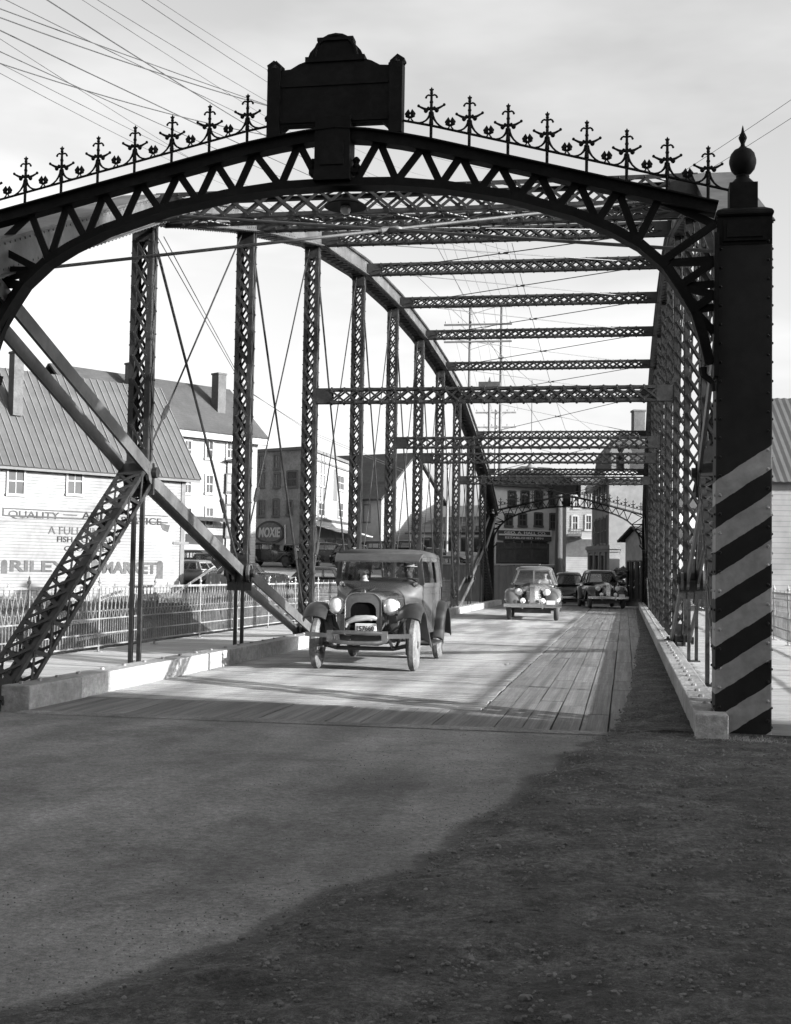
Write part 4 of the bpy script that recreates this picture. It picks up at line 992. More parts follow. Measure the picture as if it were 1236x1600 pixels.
# ---- white house up the street, with a balcony
A, Bc = pt2(880, 112), pt2(932, 112); W = Wall(A, Bc); zt = cp(905, 748, 112).z
wh = thing('white_house', 'white house with a balcony at the end of the street', 'building', (A.x+1, A.y, 0), built_in_place=True)
body(wh, [A, Bc, Bc-W.n*10, A-W.n*10], -.5, zt, white_wall)
slabroof(wh, W.at(-.6, zt-.2, .6), W.at(W.L+.6, zt-.2, .6), W.at(-.6, zt+.95, -5), W.at(W.L+.6, zt+.95, -5), trim_g)
for r in ((895, 807, 902, 827), (916, 806, 923, 827), (898, 776, 904, 793), (917, 770, 923, 792)): window(W, r, wh, trim_w, pane_l, .12)
a, c, b, d = W.rect(885, 827, 905, 837); bc = MB(); W.slab(bc, a, c, b-.1, b+.1, .01, 1.5); W.slab(bc, a, c, d-.06, d, 1.42, 1.5); W.slab(bc, a, c, (b+d)/2, (b+d)/2+.05, 1.42, 1.5)
for k in range(9): x = a+(c-a-.06)*k/8; W.slab(bc, x, x+.06, b+.1, d-.06, 1.42, 1.5)
bc.obj('balcony', dark_wall, wh)
a, c, b, d = W.rect(884, 840, 930, 870); m_ = MB(); W.slab(m_, a, c, b, d, .01, .06); m_.obj('shop_front', dark_wall, wh)
a, c, b, d = W.rect(904, 833, 928, 842); m_ = MB(); m_.prism([W.at(a, d, .02), W.at(a, b, 2), W.at(a, b-.1, 2), W.at(a, d-.1, .02)], W.u*(c-a)); m_.obj('shop_awning', trim_w, wh)

# ---- corner block with a mansard on the right of the street
A, K, R_, Q_ = pt2(924, 92), pt2(951, 78), pt2(1016, 78.2), pt2(1016, 93); Wl, Wr = Wall(A, K), Wall(K, R_); zc = cp(951, 741, 78).z; zm = cp(951, 684, 78).z
mb_ = thing('mansard_block', 'tall grey corner block with a dark mansard storey and pale cornice', 'building', (K.x, K.y, 0), built_in_place=True)
ft = [A, K, R_, Q_]
body(mb_, ft, -.5, zc-.3, dim_wall)
co = MB(); Wr.slab(co, -.4, Wr.L, zc-.28, zc+.15, -.3, .5); Wl.slab(co, 0, Wl.L+.0, zc-.28, zc+.15, -.2, .5); co.obj('cornice', trim_w, mb_)
cen = (A+K+R_+Q_)/4; mr_ = MB(); lo = [flat(p, zc+.16) for p in (A, K, R_, Q_)]; hi = [flat(p.lerp(cen, .14), zm) for p in lo]
mr_.loft([lo, hi]); ro = mr_.obj('mansard_roof', roof_dark, mb_)
tp = MB(); lo2 = [flat(p.lerp(cen, -.02), zm+.02) for p in hi]; hi2 = [flat(p.lerp(cen, .55), zm+1.0) for p in hi]; tp.loft([lo2, hi2]); tp.obj('roof_cap', trim_g, ro)
tb = MB(); tb.loft([[flat(p.lerp(cen, -.04), zm-.3) for p in hi], [flat(p.lerp(cen, -.04), zm) for p in hi]]); tb.obj('upper_cornice', dark_wall, ro)
p = cp(997, 670, 81); chimney(mb_, ro, p, .7, .7, zm, cp(997, 641, 81).z, Wr.u)
for r in ((929, 816, 932, 850), (935, 814, 938, 850), (941, 812, 944, 848), (946, 810, 949, 848), (930, 763, 934, 786), (938, 760, 942, 785), (945, 757, 949, 784)): window(Wl, r, mb_, trim_g, pane_m, .1, True)
Wm = Wall(K, R_)
for r in ((955, 703, 962, 726), (975, 703, 983, 726)): 
    a, c, b, d = Wm.rect(*r); dm = MB(); Wm.slab(dm, a, c, zc+.2, d-.2, -.35, .12); dm.prism([Wm.at(a-.15, d-.2, -1.2), Wm.at(c+.15, d-.2, -1.2), Wm.at((a+c)/2, d+.4, -1.2)], Wm.n*1.4); dm.obj('dormer', trim_g, mb_)

# ---- low annexe with pilasters and a heavy cornice
A, K, R_, Q_ = pt2(918, 73), pt2(952, 69), pt2(968, 69.2), pt2(968, 74); zt = cp(952, 855, 69).z
an = thing('low_annexe', 'low grey shop with pilasters and a heavy cornice behind the dark sedan', 'building', (K.x, K.y, 0), built_in_place=True)
Wl, Wr = Wall(A, K), Wall(K, R_)
body(an, [A, K, R_, Q_], -.6, zt, dim_wall)
co = MB(); lo = [A, K, R_, Q_]; ce = (A+K+R_+Q_)/4
for e, z0, z1 in ((1.05, zt-.25, zt-.1), (1.12, zt-.1, zt+.05), (1.08, zt+.05, zt+.12)): co.loft([[flat(ce.lerp(p, e), z) for p in lo] for z in (z0, z1)])
co.obj('cornice', trim_g, an)
for k in range(4): 
    x = Wl.L*(k+.3)/4; pm_ = MB(); Wl.slab(pm_, x, x+.22, -.5, zt-.25, .005, .1); pm_.obj('pilaster', trim_g, an)
for x0, x1 in ((923, 928), (932, 938), (941, 947)): window(Wl, (x0, 868, x1, 893), an, trim_g, pane_m, .08, False)

# ---- small pale gabled shed by the right end of the bridge
A, K = pt2(977, 65), pt2(1012, 63); W = Wall(A, K); zt = cp(985, 842, 64).z
sh = thing('gabled_shed', 'small pale boarded shed with dark doors beside the far end of the bridge', 'building', (A.x, A.y, 0), built_in_place=True)
body(sh, [A, K, K-W.n*8, A-W.n*8], -.7, zt, concrete)
gm = MB(); ap = slide(A, W.u, 994, 826); gm.prism([W.at(0, zt), W.at(W.L, zt), flat(ap, ap.z)], -W.n*8); gm.obj('gable', concrete, sh)
for c0 in (W.at(-.3, zt-.15, .3), W.at(W.L+.3, zt-.15, .3)): slabroof(sh, c0, c0-W.n*8.5, flat(ap, ap.z+.03)+W.n*.3, flat(ap, ap.z+.03)-W.n*8.2, roof_dark, .1)
for x0, x1 in ((982, 985), (989, 994), (998, 1002)): window(W, (x0, 878, x1, 936), sh, frame_d, pane_m, .06, False, 'door')
# ---- dark hip-roofed house above it
A, K = pt2(972, 84), pt2(1040, 82); W = Wall(A, K); zt = cp(985, 792, 83).z
hh = thing('hip_roof_house', 'pale house with a dark overhanging hip roof seen past the right truss', 'building', (A.x, A.y, 0), built_in_place=True)
body(hh, [W.at(.8, 0), K, K-W.n*8, W.at(.8, 0, -8)], -.5, zt, pale_wall)
rr = MB(); c4 = [W.at(-.2, zt, .9), W.at(W.L+.9, zt, .9), W.at(W.L+.9, zt, -9), W.at(-.2, zt, -9)]; rr.add(c4+[W.at(1.6, zt+1.2, -3.5), W.at(W.L-1.5, zt+1.2, -3.5)], [(0, 1, 5, 4), (1, 2, 5), (2, 3, 4, 5), (3, 0, 4), (3, 2, 1, 0)]); rr.obj('roof', roof_dark, hh)
window(W, (985, 806, 992, 830), hh, trim_w, pane_m, .1)

# ---- warehouse on the right
A = pt2(1086, 49); A = V((4.6, 49.5, 0)); K = V((24, 52, 0)); W = Wall(A, K); zE = W.px(1220, 750).z
whs = thing('warehouse', 'white boarded warehouse with a wide corrugated roof right of the striped column', 'building', (A.x+2, A.y, -2), built_in_place=True)
body(whs, [A, K, K-W.n*9, A-W.n*9], -6, zE, white_wall)
rp = slide(W.at(6, 0, 0), -W.n, 1222, 632); dd = (V((rp.x, rp.y, 0))-W.at(6, 0, 0)).length; zr = rp.z
if not (2 < dd < 8): dd = 4.5; zr = zE+2.6
cr = MB(); n = 150
for s in (1, -1):
    vs = []; fs = []
    for k in range(n+1):
        u_ = -.5+(W.L+1)*k/n; h = .03 if k % 2 else 0
        vs += [W.at(u_, zE-.12+h, .5) if s > 0 else W.at(u_, zE-.12+h, -2*4.5-.5), W.at(u_, zE+3.7+h, -4.5)]
    for k in range(n): fs.append((2*k, 2*k+2, 2*k+3, 2*k+1))
    cr.add(vs, fs)
cr.obj('corrugated_roof', corrug, whs)
gm = MB(); gm.prism([W.at(0, zE), W.at(0, zE, -9), W.at(0, zE+3.65, -4.5)], W.u*.2); gm.obj('gable', white_wall, whs)
# ---- block beside the near road (outside the picture, right): its shadow lies over the foreground
ms = thing('brick_mill', 'large brick mill beside the near road that shades the end of the bridge', 'building', (20, -12, 0), built_in_place=True)
cyy = 11.95-math.tan(SUN_PHI)*(26-.6)
body(ms, [V((12, cyy, 0)), V((12, -34, 0)), V((26, -34, 0)), V((26, cyy, 0))], -.1, 13.5, brick_m)
m_ = MB(); m_.span((11.7, -34.3, 13.5), (26.3, cyy+.0, 13.9)); m_.obj('cornice', trim_g, ms)
Wm = Wall(V((12, cyy, 0)), V((12, -34, 0)))
for k in range(8):
    for zz in (1.2, 5.2, 9.2):
        fm = MB(); u0 = 2+k*5; a, c, b, d = u0, u0+1.6, zz, zz+2.4
        Wm.slab(fm, a-.12, c+.12, b-.2, b, .005, .15); Wm.slab(fm, a-.12, a, b, d, .005, .1); Wm.slab(fm, c, c+.12, b, d, .005, .1); Wm.slab(fm, a-.12, c+.12, d, d+.2, .005, .12); f = fm.obj('window', trim_g, ms)
        pn = MB(); Wm.slab(pn, a, c, b, d, .004, .03); pn.obj('pane', pane_m, f)

# ================================================================ vehicles (local: forward is -y, x to the picture's right)
def arc(cy, cz, r, a0, a1, n): return [(cy+r*math.cos(math.radians(a0+(a1-a0)*k/n)), cz+r*math.sin(math.radians(a0+(a1-a0)*k/n))) for k in range(n+1)]
def fender(mb, path, x0, x1, crown, skirt=.06, s=1, width=None):
    # path of (y, z) swept over x0..x1 with a crowned section and rolled outer edge; s mirrors
    rings = []; P = [V((0, y, z)) for y, z in path]
    for i, p in enumerate(P):
        t = (P[min(i+1, len(P)-1)]-P[max(i-1, 0)]).normalized(); nrm = V((0, -t.z, t.y))
        if nrm.z < 0 and abs(t.y) > .2: nrm = -nrm
        w = width[i] if width else 1; xa, xb = x0, x0+(x1-x0)*w; ring = []
        for u, h in ((0, 0), (.15, .55), (.4, .95), (.65, 1), (.88, .7), (1, .1), (1.0, -skirt/crown), (.95, -skirt/crown), (.93, .0), (.6, .72), (.3, .66), (.04, -.15)):
            ring.append(V((s*(xa+(xb-xa)*u), p.y, p.z))+nrm*crown*h)
        rings.append(ring)
    mb.loft(rings); return mb
def wheel(par, x, y, r, wd, tm, spokes=0, out=1, steer=0):
    t = MB(); p = []; n = 12
    for k in range(n+1):
        a = 2*PI*k/n; p.append((r-wd*.55+wd*.55*math.cos(a), wd/2*math.sin(a)))
    t.lathe([(r-wd, -wd*.42), (r-wd*.45, -wd*.5), (r-.02, -wd*.40), (r, -wd*.22), (r, wd*.22), (r-.02, wd*.40), (r-wd*.45, wd*.5), (r-wd, wd*.42)], (0, 0, 0), 28, 'x')
    rm = MB(); rm.lathe([(.0, -wd*.3), (r-wd+.01, -wd*.3), (r-wd+.012, wd*.3), (r-wd-.02, wd*.34), (r-wd-.06, wd*.2), (r*.35, wd*.22), (r*.3, wd*.34), (.09, wd*.4), (.075, wd*.6), (.03, wd*.66), (0, wd*.66)] if out > 0 else
                                 [(.0, wd*.3), (r-wd+.01, wd*.3), (r-wd+.012, -wd*.3), (r-wd-.02, -wd*.34), (r-wd-.06, -wd*.2), (r*.35, -wd*.22), (r*.3, -wd*.34), (.09, -wd*.4), (.075, -wd*.6), (.03, -wd*.66), (0, -wd*.66)], (0, 0, 0), 24, 'x')
    if spokes:
        rm = MB(); R_ = r-wd+.012; rm.loft([[V((xx, rr*math.cos(a), rr*math.sin(a))) for xx, rr in ((-wd*.35, R_), (wd*.35, R_), (wd*.3, R_-.035), (-wd*.3, R_-.035))] for a in [2*PI*k/24 for k in range(25)]], cap=False)
        for k in range(spokes): a = 2*PI*k/spokes; rm.tube([(0, .06*math.cos(a), .06*math.sin(a)), (0, (R_-.02)*math.cos(a), (R_-.02)*math.sin(a))], [.022, .015], 6)
        rm.lathe([(0, -.05), (.075, -.05), (.075, .05), (0, .05)] , (0, 0, 0), 14, 'x'); rm.lathe([(.06, out*.04), (.05, out*.065), (.03, out*.075), (0, out*.075)], (0, 0, 0), 12, 'x')
        rm.lathe([(0, -out*.05), (.15, -out*.05), (.15, -out*.1), (0, -out*.1)], (0, 0, 0), 16, 'x')
    o = t.obj('wheel', tm, par, True); o.location = (x, y, r); o.rotation_euler = (0, 0, steer)
    rm.obj('rim', rim_m, o, True)
    return o
def rrect(hw, y0, y1, r, n=4):                                   # rounded rectangle plan
    pts = []
    for cx, cy, a in ((hw-r, y0+r, -90), (hw-r, y1-r, 0), (-hw+r, y1-r, 90), (-hw+r, y0+r, 180)):
        for k in range(n+1): t = math.radians(a+90*k/n); pts.append((cx+r*math.cos(t), cy+r*math.sin(t)))
    return pts
def section(hw, z0, z1, rt, n=5, tumble=0):                      # body cross-section: flat bottom, rounded top corners
    pts = [(-hw, z0), (-hw, z0+(z1-z0)*.5)]
    for k in range(n+1): t = math.radians(180-90*k/n); pts.append((-hw+rt+tumble+rt*math.cos(t), z1-rt+rt*math.sin(t)))
    return pts+[(-x, z) for x, z in pts[::-1]]
def cabin(par, belt, roof, zb, zr, open_edges, pm, gm, tw=.05, crown=.1, roof_m=None, roofname='roof', drip=.03, roof_over=None):
    # belt and roof: matching plan outlines; edges in open_edges get glass, the rest are panelled
    n = len(belt); pl_ = MB(); 
    B = [V((x, y, zb)) for x, y in belt]; R_ = [V((x, y, zr)) for x, y in roof]
    for i in range(n):
        j = (i+1) % n
        if i not in open_edges:
            nrm = (B[j]-B[i]).cross(R_[i]-B[i]).normalized(); c = V((0, (belt[0][1]+belt[n//2][1])/2, zb)); 
            if nrm.dot(B[i]-c) < 0: nrm = -nrm
            pl_.prism([B[i], B[j], R_[j], R_[i]], -nrm*.04)
        else:
            pl_.bar(B[i], R_[i], tw, tw, (B[j]-B[i]).normalized()); pl_.bar(B[j], R_[j], tw, tw, (B[j]-B[i]).normalized())
    for i in range(n):
        j = (i+1) % n; pl_.bar(R_[i]+V((0, 0, -.02)), R_[j]+V((0, 0, -.02)), .05, .06); pl_.bar(B[i], B[j], .05, .05)
    o = pl_.obj('pillars', pm, par)
    for i in open_edges:
        j = (i+1) % n; nrm = (B[j]-B[i]).cross(R_[i]-B[i]).normalized(); q = MB(); q.prism([B[i], B[j], R_[j], R_[i]], nrm*.006); q.obj('window_pane', gm, o)
    ov = roof_over or 1.0
    c = V((0, sum(y for _, y in roof)/n, 0)); rings = []
    for e, h in ((1.0*ov, 0), (1.02*ov, .02), (.985*ov, crown*.42), (.9*ov, crown*.72), (.7*ov, crown*.92), (.35*ov, crown), (.02, crown*1.02)):
        rings.append([V((c.x+(p.x-c.x)*e, c.y+(p.y-c.y)*e, zr+h)) for p in R_])
    rm = MB(); rm.loft(rings); rm.obj(roofname, roof_m or pm, par, True); return o
def seat(par, y, z, hw=.55):
    mb = MB(); mb.span((-hw, y-.25, z-.14), (hw, y+.25, z)); mb.prism([(-hw, y+.25, z-.1), (-hw, y+.38, z+.52), (-hw, y+.5, z+.5), (-hw, y+.4, z-.1)], (2*hw, 0, 0)); o = mb.obj('seat', upholst, par); bevel(o, .04, 2); return o

# ---------------------------------------------------------------- the old square sedan on the deck
def old_sedan(loc, rz, label, paint, fend, top, tm, group=None, detail=True):
    c = thing('old_sedan', label, 'car', loc, rz, group)
    wb = 2.75; f = -wb/2; r_ = wb/2; tr_ = .69; R = .365
    for sx in (-1, 1):
        wheel(c, sx*tr_, f, R, .125, tm, 12, sx, .03); wheel(c, sx*tr_, r_, R, .125, tm, 12, sx)
    # hood, cowl and lower body
    def sec(y, hw, z0, z1, rt): return [V((x, y, z)) for x, z in section(hw, z0, z1, rt)]
    hd = MB(); hd.loft([sec(f-.12, .24, .5, 1.06, .13), sec(f-.10, .255, .5, 1.075, .14), sec(f+.3, .33, .5, 1.1, .17), sec(f+.8, .43, .5, 1.14, .2)]); h = hd.obj('hood', paint, c, True)
    lv = MB()
    for s in (-1, 1):
        for k in range(14): y = f+.1+k*.045; x = .285+.13*(y-f-.05)/.8; lv.bar((s*(x+.012), y, .64), (s*(x+.012), y, .92), .012, .02, (0, 1, 0))
    lv.obj('louvre', paint, h)
    hg = MB(); hg.tube([(0, f-.1, 1.08), (0, f+.8, 1.148)], .008, 6)
    for s in (-1, 1): hg.tube([(s*.25, f-.1, .98), (s*.425, f+.8, 1.0)], .008, 6)
    hg.obj('hood_hinge', chrome, h)
    cw = MB(); cw.loft([sec(f+.8, .44, .46, 1.145, .2), sec(f+.98, .55, .46, 1.19, .18), sec(f+1.12, .635, .46, 1.215, .1), sec(f+1.17, .645, .46, 1.22, .06)]); cw.obj('cowl', paint, c, True)
    bd = MB(); bd.loft([[V((x, y, z)) for x, z in [(-hw, .46), (-hw-.01, .8), (-hw, zt), (-hw+.045, zt), (-hw+.05, .5), (hw-.05, .5), (hw-.045, zt), (hw, zt), (hw+.01, .8), (hw, .46)]] for y, hw, zt in ((f+1.17, .645, 1.18), (f+1.9, .69, 1.18), (r_+.1, .69, 1.18), (r_+.5, .665, 1.18), (r_+.66, .6, 1.18))])
    bo = bd.obj('body', paint, c, True)
    bk = MB(); bk.loft([[V((x, y, z)) for x in (-.6, .6)] + [V((x, y+.03, z)) for x in (.6, -.6)] for y, z in ((r_+.56, .46), (r_+.66, .8), (r_+.64, 1.18))]); bk.obj('back_panel', paint, bo)
    for s in (-1, 1):
        ml = MB(); ml.tube([(s*.65, f+1.17, 1.165), (s*.705, f+1.9, 1.165), (s*.705, r_+.1, 1.165), (s*.68, r_+.5, 1.165)], .014, 6)
        ml.obj('belt_moulding', paint, bo)
    for s in (-1, 1):                                              # doors: two shut lines and handles a side
        for y0, y1 in ((f+1.2, f+1.93), (f+1.97, r_-.02)):
            hw_ = lambda y: .645+.045*min(1, max(0, (y-f-1.17)/.73))
            dm = MB(); dm.loft([[V((s*(hw_(y)+o), y, z)) for o, z in ((-.002, .5), (.012, .5), (.014, .8), (.012, 1.15), (-.002, 1.15))] for y in (y0, (y0+y1)/2, y1)]); d = dm.obj('door', paint, c)
            hm = MB(); yy = y1-.07 if y0 < f+1.5 else y0+.08; hm.tube([(s*.71, yy, 1.07), (s*.75, yy, 1.07), (s*.75, yy+.1, 1.07)], .011, 6); hm.obj('handle', chrome, d)
    belt = [(-.64, f+1.17), (.64, f+1.17), (.69, f+1.93), (.69, r_-.02), (.66, r_+.5), (.58, r_+.64), (-.58, r_+.64), (-.66, r_+.5), (-.69, r_-.02), (-.69, f+1.93)]
    roof = [(-.60, f+1.1), (.60, f+1.1), (.635, f+1.93), (.635, r_-.02), (.61, r_+.46), (.53, r_+.58), (-.53, r_+.58), (-.61, r_+.46), (-.635, r_-.02), (-.635, f+1.93)]
    # order the outline so that edge 0 is the windscreen
    cabin(c, belt, roof, 1.2, 1.6, (0, 1, 2, 3, 5, 7, 8, 9), paint, glass_car, .055, .14, top, 'fabric_roof', roof_over=1.03)
    vz = MB(); vz.loft([[V((x*(1-.02*k), f+1.1-.26*k/2, 1.66-.045*k+dz)) for x in (-.66, -.4, 0, .4, .66)]+[V((x*(1-.02*k), f+1.1-.26*k/2, 1.635-.045*k+dz)) for x in (.66, .4, 0, -.4, -.66)] for k, dz in ((0, 0), (1, .005), (2, -.02))]); vz.obj('sun_visor', top, c)
    wf = MB(); wf.bar((-.6, f+1.155, 1.215), (.6, f+1.155, 1.215), .05, .05); wf.bar((-.6, f+1.1, 1.585), (.6, f+1.1, 1.585), .05, .05); [wf.bar((sx*.635, f+1.165, 1.2), (sx*.6, f+1.095, 1.62), .075, .05, (0, 1, 0)) for sx in (-1, 1)]; wf.tube([(-.25, f+1.09, 1.57), (-.1, f+1.1, 1.36)], .006, 5); wf.obj('windscreen_frame', fend, c)
    # radiator shell
    rs = MB(); y = f-.16
    outr = section(.265, .48, 1.09, .16, 6); inn = section(.185, .56, .95, .12, 6)
    rs.loft([[V((x, y, z)) for x, z in outr], [V((x, y-.05, z)) for x, z in section(.255, .49, 1.08, .155, 6)], [V((x, y-.055, z)) for x, z in inn], [V((x, y-.03, z)) for x, z in inn]], cap=False)
    rs.lathe([(0, 0), (.035, 0), (.035, .03), (.02, .05), (0, .05)], (0, y-.02, 1.085), 10)
    rs.obj('radiator_shell', paint, c, True)
    rr_ = MB(); rr_.tube([(x, y-.052, z) for x, z in section(.258, .49, 1.08, .155, 6)], .008, 5); rr_.obj('shell_rim', chrome, c, True)
    rc = MB(); rc.span((-.2, y-.03, .54), (.2, y+.02, .96)); rc.obj('radiator_core', black_m, c)
    if detail:
        cl = MB()
        cl.tube([(-.24, y-.07, .60), (-.22, y-.075, .67), (-.1, y-.085, .735), (.05, y-.085, .745), (.16, y-.08, .735), (.2, y-.075, .72)], [.02, .03, .032, .03, .034, .02], 8); cl.tube([(-.24, y-.08, .66), (-.1, y-.1, .7), (.08, y-.095, .725), (.14, y-.09, .71)], [.02, .022, .028, .02], 8)
        cl.obj('tied_cloth', cloth_w, c, True, label='pale cloth strip tied across the radiator')
        lp = MB(); lp.span((-.10, y-.115, .52), (.20, y-.10, .66)); lo = lp.obj('licence_plate', plate_m, c); bevel(lo, .006, 1)
        text('157660', 'plate_number', ink, lo, V((-.07, y-.117, .555)), (1, 0, 0), (0, 0, 1), .07, .24, .012, .004)
    # headlamps on a cross bar
    tb = MB(); tb.tube([(-.62, f-.02, .76), (-.3, f-.1, .8), (0, f-.12, .8), (.3, f-.1, .8), (.62, f-.02, .76)], .018, 8)
    for s in (-1, 1): tb.tube([(s*.385, f-.12, .78), (s*.385, f-.12, .86)], .02, 8); tb.tube([(s*.29, f-.05, .5), (s*.5, f-.1, .62), (s*.6, f-.02, .76)], .014, 6)
    tb.obj('lamp_bar', fend, c, True)
    for s in (-1, 1):
        hl = MB(); hl.lathe([(0, .2), (.05, .19), (.1, .12), (.118, .03), (.125, .0), (.125, -.02), (.112, -.03), (.108, -.02)], (s*.385, f-.15, .9), 20, 'y'); ho = hl.obj('headlight', chrome if detail else fend, c, True)
        ln_ = MB(); ln_.lathe([(.108, -.022), (.09, -.045), (.05, -.058), (0, -.062)], (s*.385, f-.15, .9), 20, 'y'); ln_.obj('lens', lens, ho, True)
        sl = MB(); sl.lathe([(0, .1), (.03, .08), (.04, .0), (.035, -.02), (0, -.03)], (s*.56, f+1.05, 1.2), 12, 'y'); sl.obj('side_lamp', chrome if detail else fend, c, True)
    # fenders, running boards
    ff = arc(f, .40, .475, 140, 30, 10)+[(f+.56, .56), (f+.72, .42), (f+.85, .35), (f+.98, .325)]
    rf_ = [(r_-.62, .33)]+arc(r_, .40, .47, 172, 12, 12)+[(r_+.52, .38)]
    for s in (-1, 1):
        m1 = MB(); fender(m1, ff, .50, .83, .075, .05, s); m1.obj('front_fender', fend, c, True)
        m2 = MB(); fender(m2, rf_, .58, .85, .07, .05, s); m2.obj('rear_fender', fend, c, True)
        m3 = MB(); m3.span((min(s*.6, s*.84), f+.95, .305), (max(s*.6, s*.84), r_-.55, .335)); m3.obj('running_board', fend, c)
        m4 = MB(); m4.prism([(s*.44, f+.0, .5), (s*.5, f+.1, .8), (s*.5, f+.75, .47), (s*.5, f+1.1, .34), (s*.44, f+1.1, .34)], (s*.02, 0, 0)); m4.prism([(s*.6, f+1.0, .33), (s*.6, f+1.0, .48), (s*.6, r_-.5, .48), (s*.6, r_-.5, .33)], (s*.02, 0, 0)); m4.obj('splash_apron', fend, c)
    # bumper: two sprung bars dished in the middle, frame horns
    bm = MB()
    for z, dz in ((.53, .02), (.44, -.03)):
        bm.tube([(-.40, f-.62, z+dz*.2), (-.28, f-.66, z+dz*.8), (-.12, f-.68, z+dz), (.12, f-.68, z+dz), (.28, f-.66, z+dz*.8), (.40, f-.62, z+dz*.2)], .026, 8)
    bm.bar((-.74, f-.56, .51), (-.36, f-.63, .50), .02, .06); bm.bar((.36, f-.63, .50), (.74, f-.56, .51), .02, .06)
    for s in (-1, 1): bm.span((min(s*.34, s*.42), f-.66, .43), (max(s*.34, s*.42), f-.6, .57)); bm.bar((s*.36, f-.62, .48), (s*.36, f-.1, .46), .04, .07)
    bm.obj('bumper', nickel_dull if detail else fend, c, True)
    ax = MB(); ax.tube([(-.66, f, .36), (-.4, f-.0, .3), (.4, f, .3), (.66, f, .36)], .03, 8); ax.tube([(-.66, r_, .365), (0, r_, .365), (.66, r_, .365)], [.04, .12, .04], 8)
    for s in (-1, 1):
        ax.bar((s*.36, f-.45, .44), (s*.36, r_+.5, .46), .06, .1); ax.tube([(s*.42, f-.45, .43), (s*.42, f-.2, .33), (s*.42, f+.1, .31), (s*.42, f+.5, .42)], .022, 6)
    ax.span((-.2, f-.05, .34), (.2, f+.5, .5)); ax.span((-.5, f+.9, .4), (.5, r_+.4, .48)); ax.obj('chassis', fender_b, c)
    if detail:
        sm = MB(); sm.tube([(.38+.19*math.cos(a), f+1.42+.06*math.sin(a), 1.12+.17*math.sin(a)) for a in [2*PI*k/20 for k in range(21)]], .014, 6); sm.tube([(.38, f+1.42, 1.12), (.38, f+1.2, .95)], .018, 6); sm.obj('steering_wheel', fender_b, c, True)
        ds = MB(); ds.span((-.58, f+1.2, .98), (.58, f+1.26, 1.17)); ds.obj('dashboard', fender_b, c)
        seat(c, f+1.75, .7); seat(c, f+2.75, .78)
    return c

